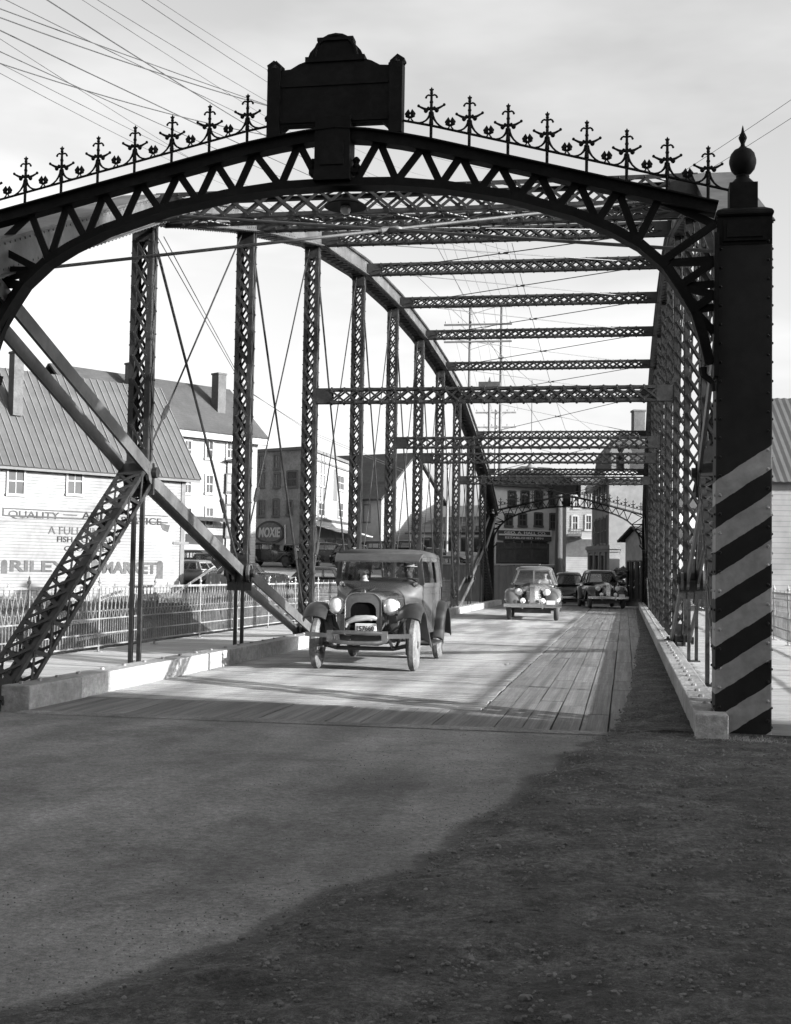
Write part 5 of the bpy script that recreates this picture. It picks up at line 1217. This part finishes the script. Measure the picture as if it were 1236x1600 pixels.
# ---------------------------------------------------------------- rounded late-thirties sedan
def round_sedan(loc, rz, label, paint, tm, group=None, bright=chrome, front=True, seats=True):
    c = thing('round_sedan', label, 'car', loc, rz, group)
    wb = 2.95; f = -wb/2; r_ = wb/2; R = .345
    for s in (-1, 1): wheel(c, s*.715, f, R, .16, tm, 0, s); wheel(c, s*.73, r_, R, .16, tm, 0, s)
    def ring(y, hw, z0, z1, n=20, p=2.6):
        pts = []
        zc = (z0+z1)/2; h = (z1-z0)/2
        for k in range(n):
            a = 2*PI*k/n; ca, sa = math.cos(a), math.sin(a)
            pts.append(V((hw*math.copysign(abs(ca)**(2/p), ca), y, zc+h*math.copysign(abs(sa)**(2/p), sa))))
        return pts
    hd = MB(); hd.loft([ring(f-.52, .10, .55, .9), ring(f-.46, .17, .48, 1.0), ring(f-.2, .25, .46, 1.06), ring(f+.2, .34, .45, 1.1), ring(f+.75, .48, .42, 1.13), ring(f+1.05, .62, .4, 1.14)]); h = hd.obj('hood', paint, c, True)
    st = MB(); st.loft([[V((x, y, z)) for x, y, z in ((-.085, y0, z0), (.085, y0, z0), (.085, y0+.03, z0-.04), (-.085, y0+.03, z0-.04))] for y0, z0 in ((f-.56, .55), (f-.535, .9), (f-.46, 1.015), (f-.2, 1.075), (f+.3, 1.117), (f+.9, 1.145))])
    for k in (-2, -1, 0, 1, 2): st.tube([(k*.033, f-.565, .56), (k*.033, f-.545, .9), (k*.033, f-.475, 1.02), (k*.033, f-.2, 1.08), (k*.033, f+.9, 1.15)], .011, 5)
    st.obj('hood_strips', bright, h, True)
    gr = MB()
    for s in (-1, 1):
        for k in range(9): z = .52+k*.045; x1 = .25 - .004*abs(k-4); gr.bar((s*.09, f-.545+.01*k*.1, z), (s*x1, f-.40+.01*k, z), .02, .016)
    gr.obj('grille', bright, c)
    bd = MB(); bd.loft([ring(f+.95, .66, .32, 1.13), ring(f+1.2, .72, .3, 1.14), ring(f+2.0, .76, .28, 1.13), ring(r_-.2, .75, .3, 1.12), ring(r_+.4, .68, .34, 1.1), ring(r_+.8, .54, .38, 1.0), ring(r_+1.05, .36, .42, .8), ring(r_+1.12, .2, .48, .65)]); bd.obj('body', paint, c, True)
    belt = [(-.62, f+1.02), (0, f+.93), (.62, f+1.02), (.70, f+1.3), (.73, f+2.05), (.70, r_+.05), (.60, r_+.5), (.3, r_+.78), (-.3, r_+.78), (-.60, r_+.5), (-.70, r_+.05), (-.73, f+2.05), (-.70, f+1.3)]
    roof = [(-.47, f+1.368), (0, f+1.30), (.47, f+1.368), (.545, f+1.55), (.58, f+2.05), (.56, r_-.1), (.47, r_+.2), (.24, r_+.34), (-.24, r_+.34), (-.47, r_+.2), (-.56, r_-.1), (-.58, f+2.05), (-.545, f+1.55)]
    cabin(c, belt, roof, 1.1, 1.52, (0, 1, 3, 4, 7, 10, 11), paint, glass_car, .055, .15, paint, roof_over=1.02)
    for s in (-1, 1):
        ff = [(f-.40, .36), (f-.45, .5)]+arc(f-.02, .42, .45, 160, 40, 9)+[(f+.6, .55), (f+.8, .42), (f+.95, .34)]
        m1 = MB(); fender(m1, ff, .38, .85, .10, .09, s, [.62, .8, .9]+[1]*(len(ff)-3)); m1.obj('front_fender', paint, c, True)
        m2 = MB(); fender(m2, [(r_-.55, .34)]+arc(r_, .42, .44, 165, 20, 9)+[(r_+.55, .42), (r_+.62, .34)], .52, .87, .09, .09, s); m2.obj('rear_fender', paint, c, True)
        hl = MB(); hl.loft([[V((s*.42+(.115*q)*math.cos(a), y, .86+(.12*q)*math.sin(a))) for a in [2*PI*k/16 for k in range(16)]] for y, q in ((f-.36, .92), (f-.34, 1.0), (f-.2, .95), (f+.05, .6), (f+.28, .15))]); ho = hl.obj('headlight', paint, c, True)
        le = MB(); le.lathe([(.105, -.0), (.09, -.025), (.05, -.04), (0, -.045)], (s*.42, f-.36, .86), 16, 'y'); le.obj('lens', lens, ho, True)
        rn = MB(); rn.tube([(s*.42+.112*math.cos(a), f-.362, .86+.112*math.sin(a)) for a in [2*PI*k/20 for k in range(21)]], .01, 5); rn.obj('lamp_ring', bright, ho, True)
        fg = MB(); fg.lathe([(0, .1), (.06, .07), (.085, 0), (.07, -.03), (0, -.045)], (s*.3, f-.58, .6), 14, 'y'); fg.obj('fog_lamp', lens, c, True)
        rb = MB(); rb.span((min(s*.66, s*.83), f+.9, .3), (max(s*.66, s*.83), r_-.5, .335)); rb.obj('running_board', tyre_d, c)
        for y0 in (f+1.98, f+2.1): hm = MB(); hm.tube([(s*.755, y0, .98), (s*.79, y0, .98), (s*.79, y0+.1*(1 if y0 > f+2 else -1), .98)], .01, 5); hm.obj('handle', bright, c)
        tl = MB(); tl.lathe([(0, -.08), (.04, -.03), (.05, .0), (.03, .03), (0, .035)], (s*.62, r_+.75, .82), 10, 'y'); tl.obj('tail_lamp', bright, c, True)
    for y, nm in ((f-.66, 'front'), (r_+1.22, 'rear')):
        d = 1 if nm == 'front' else -1
        b = MB(); b.loft([[V((x, y+yy+d*.10*(x/.85)**2, z)) for yy, z in ((0, .40), (-.02*d, .42), (-.02*d, .5), (0, .52), (.015*d, .46))] for x in (-.87, -.75, -.4, 0, .4, .75, .87)])
        for s in (-1, 1): b.loft([[V((s*.3+dx, y-.03*d+dy, z)) for dx, dy in ((-.025, 0), (.025, 0), (.02, -.03*d), (-.02, -.03*d))] for z in (.36, .4, .52, .58)]); b.bar((s*.3, y+.02*d, .45), (s*.3, y+.3*d, .45), .03, .06)
        b.obj('bumper', bright, c, True)
    lp = MB(); lp.span((.42, f-.73, .5), (.68, f-.72, .62)); lp.obj('licence_plate', plate_m, c)
    ch = MB(); ch.span((-.55, f-.1, .22), (.55, r_+.6, .34)); ch.tube([(-.7, f, R), (.7, f, R)], .04, 6); ch.tube([(-.7, r_, R), (.7, r_, R)], .05, 6); ch.obj('chassis', fender_b, c)
    if seats: seat(c, f+1.95, .74); seat(c, f+2.85, .74)
    return c

# ---------------------------------------------------------------- people
def seated_person(loc, rz, label, coat, hat, lean=0, head_yaw=0, arms='wheel', scale=1.0, cap=False, head_tilt=0):
    p = thing('person', label, 'person', loc, rz)
    # skeleton: origin at the seat; forward is -y
    J = {'pel': (0, 0, .10), 'bel': (0, .02, .26), 'che': (lean*.5, .03, .44), 'nek': (lean, .01, .57), 'thr': (lean, -.005, .62), 'hea': (lean, -.02, .71)}
    E = [('pel', 'bel'), ('bel', 'che'), ('che', 'nek'), ('nek', 'thr'), ('thr', 'hea')]
    Rr = {'pel': (.16, .13), 'bel': (.15, .115), 'che': (.17, .12), 'nek': (.075, .07), 'thr': (.052, .055), 'hea': (.06, .07)}
    for s, n in ((-1, 'l'), (1, 'r')):
        J.update({n+'sh': (lean*.8+s*.18, .02, .52), n+'el': (s*.27+lean*.5, -.10, .30), n+'wr': (s*.17, -.34, .36) if arms == 'wheel' else (s*.12, -.25, .16), n+'hip': (s*.09, -.03, .08), n+'kn': (s*.13, -.44, .10), n+'an': (s*.12, -.52, -.30), n+'to': (s*.12, -.68, -.34)})
        E += [('che', n+'sh'), (n+'sh', n+'el'), (n+'el', n+'wr'), ('pel', n+'hip'), (n+'hip', n+'kn'), (n+'kn', n+'an'), (n+'an', n+'to')]
        Rr.update({n+'sh': (.078, .075), n+'el': (.05, .05), n+'wr': (.034, .034), n+'hip': (.1, .1), n+'kn': (.07, .07), n+'an': (.045, .05), n+'to': (.04, .035)})
        w = V(J[n+'wr']); d = V((-s*.25, -1, .25)).normalized()                     # a hand with four fingers and a thumb
        J[n+'pm'] = tuple(w+d*.07); E.append((n+'wr', n+'pm')); Rr[n+'pm'] = (.038, .022)
        for k, ln in enumerate((.062, .072, .068, .052)):
            b = w+d*.10+V((s*.0, 0, 0))+V((1, 0, 0))*(.024*(k-1.5)); tip = b+d*ln*.6+V((0, .0, -ln*.45)); J[n+'f%d' % k] = tuple(b); J[n+'g%d' % k] = tuple(tip); E += [(n+'pm', n+'f%d' % k), (n+'f%d' % k, n+'g%d' % k)]; Rr[n+'f%d' % k] = (.010, .010); Rr[n+'g%d' % k] = (.008, .008)
        t0 = w+d*.05+V((-s*.03, 0, .012)); J[n+'t0'] = tuple(t0); J[n+'t1'] = tuple(t0+d*.03+V((-s*.025, 0, .015))); E += [(n+'wr', n+'t0'), (n+'t0', n+'t1')]; Rr[n+'t0'] = (.012, .012); Rr[n+'t1'] = (.009, .009)
    ks = list(J); me = bpy.data.meshes.new('body'); me.from_pydata([J[k] for k in ks], [(ks.index(a), ks.index(b)) for a, b in E], [])
    o = bpy.data.objects.new('body', me); COL.objects.link(o)
    md = o.modifiers.new('skin', 'SKIN'); sv = me.skin_vertices[0].data
    for i, k in enumerate(ks): sv[i].radius = Rr[k]; sv[i].use_root = (k == 'pel')
    md.branch_smoothing = .6; sb = o.modifiers.new('sub', 'SUBSURF'); sb.levels = sb.render_levels = 2
    m2 = bpy.data.meshes.new_from_object(o.evaluated_get(bpy.context.evaluated_depsgraph_get())); bpy.data.objects.remove(o)
    # head with brow, nose, chin and ears, joined into the same body mesh
    hb = bmesh.new(); hb.from_mesh(m2); hc = V(J['hea'])+V((0, -.012, .035))
    M = Matrix.Translation(hc) @ Euler((head_tilt, 0, head_yaw)).to_matrix().to_4x4()
    def blob(c, r, u=16, v=12): 
        g = bmesh.ops.create_uvsphere(hb, u_segments=u, v_segments=v, radius=1)['verts']
        for q in g: q.co = M @ V((c[0]+q.co.x*r[0], c[1]+q.co.y*r[1], c[2]+q.co.z*r[2]))
    blob((0, .01, .03), (.078, .1, .098)); blob((0, -.045, -.055), (.056, .056, .06)); blob((0, -.098, -.0), (.013, .02, .026), 8, 6); blob((0, -.087, .028), (.052, .014, .011), 10, 6); blob((0, -.095, -.048), (.026, .01, .008), 8, 6)
    for s in (-1, 1): blob((s*.08, .01, .0), (.012, .02, .03), 8, 6)
    nb = len(m2.polygons)
    hb.faces.ensure_lookup_table()
    zs = V(J['nek']).z+.01
    for fc in hb.faces:
        c = fc.calc_center_median(); hand = any((c-V(J[n+'pm'])).length < .17 and (c.y < J[n+'wr'][1]+.0) for n in 'lr')
        fc.material_index = 1 if (c.z > zs or hand) else 0; fc.smooth = True
    hb.to_mesh(m2); hb.free(); m2.name = 'body'; m2.materials.clear(); m2.materials.append(coat); m2.materials.append(skin)
    b = bpy.data.objects.new('body', m2); COL.objects.link(b); b.parent = p
    hm = MB()
    if cap: hm.lathe([(.0, .135), (.06, .13), (.098, .1), (.108, .06), (.1, .045), (0, .045)], (0, .005, .01), 18); hm.loft([[V((x, -.09-.055*k+.03*(x/.08)**2, .058-.012*k+dz)) for x in (-.085, -.045, 0, .045, .085) for dz in (0,)]+[V((x, -.09-.055*k+.03*(x/.08)**2, .05-.012*k)) for x in (.085, .045, 0, -.045, -.085)] for k in (0, 1)])
    else: hm.lathe([(.0, .15), (.05, .165), (.078, .15), (.086, .1), (.09, .06), (.14, .052), (.152, .058), (.15, .046), (.09, .044), (0, .044)], (0, .0, .012), 20); 
    ho = hm.obj('hat', hat, p, True); ho.matrix_local = M
    hr = MB(); hr.ball((0, .036, .018), .088, 14, 8, (.92, .95, .84)); hro = hr.obj('hair', black_m, p, True); hro.matrix_local = M
    p.scale = (scale,)*3
    return p
def in_car(c, x, y, z):
    a = c.rotation_euler.z; return (c.location.x+x*math.cos(a)-y*math.sin(a), c.location.y+x*math.sin(a)+y*math.cos(a), c.location.z+z)

A = math.radians(1.2)
car1 = old_sedan((-3.49, 17.9+1.375, .0), A, 'dusty square sedan of the twenties with a plate across its radiator, driving towards the camera', carpaint, fender_b, cloth_top, tyre_m)
car1.location = (-3.63, 19.15, .0)
seated_person(in_car(car1, .36, .33, .68), A, 'driver in a pale felt hat at the wheel of the square sedan', coat_d, hat_l, .0, -.1, 'wheel', .98)
seated_person(in_car(car1, -.33, .33, .68), A, 'passenger in a dark cap and pale blouse beside the driver of the square sedan', coat_l, hat_l if False else coat_d, -.02, .15, 'lap', .93, True)
car2 = round_sedan((-2.85, 40.9, .0), math.radians(3), 'polished rounded sedan with bright hood strips following on the bridge', carpaint_m, tyre_d)
seated_person(in_car(car2, .34, .50, .74), math.radians(3), 'driver behind the windscreen of the polished rounded sedan', coat_l, hat_l, 0, 0, 'wheel', .9)
seated_person(in_car(car2, -.34, .50, .74), math.radians(3), 'passenger behind the windscreen of the polished rounded sedan', coat_d, hat_l, 0, 0, 'lap', .9)
p = gnd(946, 951, 0)
car3 = round_sedan((-1.05, 57.7, -.0), math.radians(10), 'dark rounded sedan at the right side of the far bridge end, facing the camera', carpaint_b, tyre_d)
car4 = copy_tree(car3, (-2.75, 63.8, -.1), math.radians(183), 'dark rounded car seen from behind, next to the dark sedan')
car4['group'] = car3['group'] = 'dark cars at the far end of the bridge'
# ---- truck with a tall square cab
def truck(loc, rz, label):
    c = thing('truck', label, 'truck', loc, rz)
    f, r_ = -1.7, 1.7
    for s in (-1, 1): wheel(c, s*.75, f, .42, .17, tyre_d, 0, s); wheel(c, s*.78, r_, .42, .2, tyre_d, 0, s)
    hd = MB(); hd.loft([[V((x, y, z)) for x, z in section(hw, .6, zt, .18)] for y, hw, zt in ((f-.5, .3, 1.2), (f, .38, 1.28), (f+.7, .5, 1.36))]); hd.obj('hood', carpaint_b, c, True)
    gr = MB()
    for k in range(8): gr.span((-.24+k*.066, f-.53, .66), (-.22+k*.066, f-.5, 1.1))
    gr.obj('grille', chrome, c)
    bd = MB(); bd.span((-.78, f+.7, .55), (.78, f+1.75, 1.4)); bevel(bd.obj('cab', carpaint_b, c), .05)
    belt = [(-.78, f+.72), (.78, f+.72), (.78, f+1.72), (-.78, f+1.72)]; roof = [(-.7, f+.86), (.7, f+.86), (.72, f+1.7), (-.72, f+1.7)]
    cabin(c, belt, roof, 1.38, 1.98, (0, 1, 3), carpaint_b, glass_car, .08, .14, carpaint_b)
    bx = MB(); bx.span((-.95, f+1.82, .85), (.95, r_+1.1, .97)); 
    for s in (-1, 1):
        for k in range(3): bx.span((min(s*.93, s*.97), f+1.85, 1.05+k*.25), (max(s*.93, s*.97), r_+1.08, 1.22+k*.25))
        for k in range(5): y = f+1.9+k*.75; bx.span((min(s*.97, s*1.01), y, .9), (max(s*.97, s*1.01), y+.06, 1.75))
    bx.obj('stake_body', fender_b, c)
    for s in (-1, 1):
        m1 = MB(); fender(m1, [(f-.5, .5)]+arc(f, .48, .5, 165, 35, 8)+[(f+.7, .5), (f+.95, .42)], .5, .92, .08, .05, s); m1.obj('fender', carpaint_b, c, True)
        hl = MB(); hl.lathe([(0, .16), (.09, .1), (.12, 0), (.1, -.03), (0, -.05)], (s*.5, f-.3, 1.05), 14, 'y'); hl.obj('headlight', lens, c, True)
    bm = MB(); bm.span((-.85, f-.68, .5), (.85, f-.62, .6)); bm.obj('bumper', fender_b, c)
    return c
truck((-4.1, 71.6, -.12), math.radians(5), 'dark stake truck with a tall cab behind the dark cars')
# ---- cars parked along the far street and yard
def zt(p): return terrain(p[0], p[1])
def park(fn, x, D, rz, label, **k):
    p = pt2(x, D); return fn((p.x, p.y, zt(p)+.02), math.radians(rz), label, **k)
G = 'cars parked on the far bank'
ca = old_sedan((0, 0, 0), 0, 'black old sedan parked side-on below the oval painted sign', carpaint_b, fender_b, fender_b, tyre_d, G, False)
def put(src, x, D, rz, label, first=False, dz=0):
    p = pt2(x, D); loc = (p.x, p.y, zt(p)+.02+dz)
    if first: src.location = loc; src.rotation_euler = (0, 0, math.radians(rz)); return src
    return copy_tree(src, loc, math.radians(rz), label)
put(ca, 425, 91.5, 82, '', True)
put(ca, 470, 90, 35, 'black old sedan beside the pale pole at the corner of the brick block')
put(ca, 520, 91, 95, 'black old sedan parked under the striped awning')
put(ca, 316, 83, 70, 'black old sedan parked in front of the tall white house')
cb_ = round_sedan((0, 0, 0), 0, 'pale open-looking sedan parked just right of the market corner', carpaint_l, tyre_d, G, seats=False)
put(cb_, 318, 75, 62, '', True)
cc_ = round_sedan((0, 0, 0), 0, 'dark rounded sedan parked in the yard behind the left railing', carpaint_b, tyre_d, G, seats=False)
put(cc_, 398, 73, 118, '', True)
put(cc_, 521, 70, 100, 'dark rounded sedan parked in the yard left of the square sedan')
put(cc_, 672, 72, 70, 'dark rounded sedan parked in the yard right of the square sedan')
put(ca, 722, 78, 60, 'black old sedan half hidden behind the board fence')
put(cc_, 842, 74, 20, 'dark rounded sedan waiting left of the truck')
put(ca, 352, 80, 75, 'black old sedan parked behind the slanting eyebar, left of the brick block')
put(cc_, 566, 90, 80, 'dark rounded sedan parked past the striped awning, before the barn')
put(ca, 606, 93, 88, 'black old sedan parked in front of the white barn gable')
put(cc_, 655, 95, 95, 'dark rounded sedan parked before the row of shops, right of the barn')

# ================================================================ fence, poles, wires, small things
# board fence at the far left end of the bridge
a, b = pt2(690, 66.5), pt2(842, 61.5); W = Wall(a, b)
fz = thing('board_fence', 'plain grey board fence at the far left end of the bridge', 'fence', (a.x, a.y, -.6), built_in_place=True)
pb_ = unit_bar('fence_board', dash_m); n = 13; z1 = cp(842, 884, 61.5).z
for k in range(n):
    p = W.at(W.L*(k+.5)/n, -.8, 0); piece('fence_board', pb_, fz, frame(p, p+V((0, 0, z1+.8+random.uniform(-.02, .02))), W.n, W.L/n-.012, .05))
cpn = MB(); cpn.bar(W.at(-.05, z1+.06, 0), W.at(W.L+.05, z1+.06, 0), .16, .06); cpn.obj('fence_cap', trim_w, fz)
# low bin-like board wall behind the left railing
a, b = pt2(322, 60.5), pt2(446, 60.5); W = Wall(a, b); fw = thing('board_fence', 'low dark board fence behind the left railing below the parked sedan', 'fence', (a.x, a.y, -1.5), built_in_place=True)
z1 = cp(380, 898, 60.5).z; n = 16
for k in range(n): p = W.at(W.L*(k+.5)/n, -1.7, 0); piece('fence_board', pb_, fw, frame(p, p+V((0, 0, z1+1.7+random.uniform(-.04, .04))), W.n, W.L/n-.02, .06))
# pale pipes slanting down the bank
for k, (xa, ya, xb, yb) in enumerate(((262, 935, 335, 886), (300, 968, 330, 945), (345, 900, 362, 880))):
    mb = MB(); p, q = cp(xa, ya, 62), cp(xb, yb, 68); mb.tube([p, q], .07, 6); tag(rebase(mb.obj('slanting_pipe', pipe_m), (p.x, p.y, p.z)), ['long pale pipe slanting down the bank right of the market', 'short pale pipe low behind the left railing', 'short pale pipe slanting in front of the low board fence'][k], 'pipe')
# rubble at the far right end of the bridge
rb = MB(); random.seed(3)
def rock(mb, x, y, z, r):
    k = [random.uniform(.6, 1.2) for _ in range(6)]; a = random.random()*6.3; c, s_ = math.cos(a), math.sin(a)
    mb.add([(x+(p.x*c-p.y*s_)*r*q, y+(p.x*s_+p.y*c)*r*q, z+p.z*r*q*.8) for p, q in zip(OCT, k)], OF)
for _ in range(160):
    p = pt2(random.uniform(961, 976), random.uniform(63.5, 66)); rock(rb, p.x, p.y, -.1+random.random()**1.5*1.9, random.uniform(.12, .28))
tag(rb.obj('rubble_heap', bank_m, None, False, 'stuff'), 'heap of broken stone beside the pale shed', 'rubble')
# litter on the deck
mb = MB(); p = gnd(792, 1040, .01); mb.tube([p+V((-.04, 0, .015)), p+V((-.02, 0, .02)), p+V((.02, .01, .024)), p+V((.045, .01, .012))], [.008, .02, .026, .01], 7); tag(rebase(mb.obj('paper_scrap', cloth_w, None, True), p), 'crumpled pale scrap of paper on the bridge deck', 'litter')

# utility poles
def pole(x, ytop, D, arms, label, m=pole_wood, r=.13, halfw=1.2, base=None):
    p = cp(x, ytop, D); z0 = (terrain(p.x, p.y) if base is None else base)-.3
    t = thing('utility_pole', label, 'pole', (p.x, p.y, z0), built_in_place=True)
    mb = MB(); mb.tube([(p.x, p.y, z0), (p.x, p.y, p.z)], [r*1.2, r*.8], 10); mb.obj('pole', m, t, True)
    for (ya, hw, off) in arms:
        z = cp(x, ya, D).z; c = V((p.x+off, p.y-.12, z)); q = MB(); q.bar(c-V((hw, 0, 0)), c+V((hw, 0, 0)), .1, .13); ar = q.obj('crossarm', m, t)
        n = 6; im = MB()
        for k in range(n): xx = c.x-hw+.12+(2*hw-.24)*k/(n-1); im.tube([(xx, c.y, z+.06), (xx, c.y, z+.16)], .02, 5); im.lathe([(.03, .14), (.055, .17), (.05, .22), (.03, .27), (0, .28)], (xx, c.y, z), 8)
        im.obj('insulator', galv, ar)
        bz = MB(); bz.bar(c+V((-hw*.5, .03, -.05)), V((p.x, c.y+.03, z-.6)), .03, .03); bz.bar(c+V((hw*.5, .03, -.05)), V((p.x, c.y+.03, z-.6)), .03, .03); bz.obj('arm_brace', m, ar)
    return t
pole(775, 640, 110, ((645, 1.75, 0), (668, 1.75, 0)), 'far utility pole with two crossarms seen above the store roof')
pole(735, 478, 96, ((480, 2.55, .6), (508, 2.55, .6), (535, 2.55, .6)), 'tall pale utility pole with three wide crossarms, left of a pair', trim_g, .12)
pole(784, 478, 96, ((560, .2, 0),), 'tall pale utility pole of the pair, right one', trim_g, .12)
pole(874, 752, 68.5, (), 'thick dark pole standing in front of the store and the truck', pole_dark, .2, base=-.1)
pole(475, 690, 94.5, (), 'pale slender pole at the corner of the brick block', pole_wood, .13)
pole(700, 716, 108, ((724, .9, 0),), 'slender pole with a short crossarm behind the shops', pole_wood, .1)
# transformer box on the bracket seen over the low strut
mb = MB(); p = cp(765, 605, 90); mb.span((p.x-.75, p.y-.3, p.z-.12), (p.x+.75, p.y+.3, p.z+.35)); mb.lathe([(.06, .35), (.1, .42), (.06, .52), (.03, .7), (0, .72)], (p.x, p.y, p.z), 8)
tb_ = thing('transformer_box', 'dark box with a knob on a slim post, above the low bridge strut', 'transformer', (p.x, p.y, 0), built_in_place=True); mb.obj('box', dark_wall, tb_)
mb = MB(); mb.tube([(p.x, p.y, terrain(p.x, p.y)), (p.x, p.y, p.z-.1)], .09, 8); mb.obj('post', trim_g, tb_)
# span lamp hung over the deck from the far struts
q = cp(830, 726, 44.2); sl = thing('span_lamp', 'small pale street lamp hung over the deck between the far struts', 'lamp', (q.x, q.y, q.z), built_in_place=True)
mb = MB(); mb.lathe([(.05, .22), (.09, .2), (.1, 0), (.2, -.08), (.24, -.12), (.0, -.1)], q, 12); mb.obj('lamp_shade', galv, sl, True); mb = MB(); mb.ball(q-V((0, 0, .14)), .07, 10, 6); mb.obj('bulb', bulb_m, sl, True)
mb = MB(); mb.tube([q+V((0, 0, .2)), V((q.x, q.y, TZ[7]+.05))], .012, 5); mb.obj('hanger_rod', steel, sl)

# overhead wires
def wire(name, pts, r, label, group): 
    mb = MB(); mb.tube(pts, r, 4); o = mb.obj(name, wire_m); b = V(pts[0]); return tag(rebase(o, b), label, 'wire', group)
def sagged(a, b, sag, n=14): return [V(a).lerp(V(b), k/n)-V((0, 0, sag*4*(k/n)*(1-k/n))) for k in range(n+1)]
W1 = [((0, 12), (420, 162), .010), ((0, 47), (420, 248), .012), ((0, 80), (420, 270), .009), ((0, 98), (330, 262), .006), ((75, 0), (372, 188), .013), ((155, 0), (424, 160), .007), ((225, 0), (426, 128), .008), ((250, 0), (428, 108), .006), ((0, 60), (300, 250), .006), ((0, 112), (240, 232), .006), ((10, 0), (426, 205), .008), ((130, 0), (426, 190), .006)]
WL = ['wire from the top left corner passing just above the cross nearest the name panel', 'dark wire from the upper left edge to the cresting left of the name panel', 'wire from the left edge just below the dark one, reaching the cresting under it', 'lowest faint wire from the left edge, meeting the cresting at its middle',
 'darkest steep wire from the top edge down to the cross second from the name panel', 'thin wire from the top edge ending behind the lower left of the name panel', 'thin wire from the top edge running to the left side of the name panel', 'rightmost thin wire, from the top edge to the upper left of the name panel', 'faint wire from the left edge close beside the dark one', 'faint wire low at the left edge, nearest the cresting', 'wire from near the top left corner to the last leaf of the cresting', 'faint wire in the middle of the slanting bundle']
for i, ((xa, ya), (xb, yb), r) in enumerate(W1):
    Da, Db = 20, 95; sl_ = ((xb-xa), (yb-ya))
    a, b = cp(xa-sl_[0]*.3, ya-sl_[1]*.3, Da), cp(xb+sl_[0]*.9, yb+sl_[1]*.72, Db)
    wire('overhead_wire', sagged(a, b, .5), r*1.15, WL[i], 'overhead wires crossing the left of the sky')
for i, (xa, ya, xb, yb, r) in enumerate(((0, 10, 426, 165, .010), (0, 87, 330, 185, .009))):
    a, b = cp(xa-150, ya-40, 16), cp(xb+120, yb+32, 26); wire('overhead_wire', sagged(a, b, .15), r, ['flatter dark wire crossing the slanting wires near the top of the sky', 'flatter dark wire crossing the slanting wires just above the cresting'][i], 'wires crossing the slanting bundle')
for xa, ya, xb, yb, lab in ((1236, 150, 1020, 295, 'upper of two wires right of the ball finial'), (1236, 183, 1080, 276, 'lower of two wires right of the ball finial')):
    a, b = cp(xa+140, ya-92, 30), cp(xb-60, yb+40, 40); wire('overhead_wire', sagged(a, b, .1), .008, lab, 'wires right of the finial')
for k in range(7):
    a, b = cp(690+k*17, 380, 60), cp(735+k*14, 482, 95.8); wire('overhead_wire', sagged(a, b, .3), .009, 'hair-thin wire running through the struts to the wide crossarms', 'thin wires running to the crossarms')
for k in range(6):
    a, b = cp(700+k*18, 480, 95.8), cp(742+k*13.4, 641, 109.8); wire('overhead_wire', sagged(a, b, .3), .009, 'hair-thin wire running between the two sets of crossarms', 'thin wires between the crossarm poles')
for k, (x0, y0, x1, y1) in enumerate(((680, 380, 870, 700), (800, 380, 890, 690), (640, 420, 950, 690))):
    a, b = cp(x0, y0, 40), cp(x1, y1, 75); wire('overhead_wire', sagged(a, b, .3), .011, ['wire slanting behind the struts towards the dark pole, leftmost start', 'steep wire behind the struts right of the pole pair', 'long wire slanting to the mansard block'][k], 'wires behind the struts')
for k in range(2):
    a, b = cp(250+8*k, 372, 22), cp(640, 745+6*k, 90); wire('overhead_wire', [cp(246+10*k, 370, 22), cp(382+2*k, 608, 40), cp(490, 676+3*k, 60), cp(640, 738+4*k, 100)], .010, ['upper', 'lower'][k]+' of two service wires running down past the left truss posts', 'service wires past the left truss')

random.seed(11)
rs_ = MB()
for _ in range(260):
    x = random.uniform(-27, -9); y = random.uniform(60.2, 66); rock(rs_, x, y, terrain(x, y)+random.uniform(0, .25), random.uniform(.1, .4))
tag(rs_.obj('bank_rubble', bank_m, None, False, 'stuff'), 'dark rubble strewn over the river bank below the market', 'rubble')
for k, (xa, ya, xb, yb, D) in enumerate(((100, 975, 165, 968, 62), (215, 985, 290, 978, 62), (120, 1000, 200, 985, 61))):
    mb = MB(); mb.bar(cp(xa, ya, D), cp(xb, yb, D+1), .3, .12); p = cp(xa, ya, D); tag(rebase(mb.obj('loose_timber', concrete), p), ['pale plank lying on the bank under the market lettering', 'pale plank lying on the bank just right of the market', 'low pale beam on the bank, nearest the railing'][k], 'plank')

# a tuft of dry weeds at the foot of the striped column
wd_ = MB(); random.seed(5)
for _ in range(110):
    x, y = .98+random.gauss(0, .13), 10.88+random.gauss(0, .04); a = random.uniform(0, 6.3); l = random.uniform(.04, .12); h = random.uniform(.02, .08)
    wd_.tube([(x, y, .0), (x+.4*l*math.cos(a), y+.4*l*math.sin(a), h), (x+l*math.cos(a), y+l*math.sin(a), h*.6)], [.0022, .0018, .0008], 3)
tag(wd_.obj('weeds', concrete, None, False, 'stuff'), 'small tuft of dry weeds at the foot of the striped column', 'weeds')
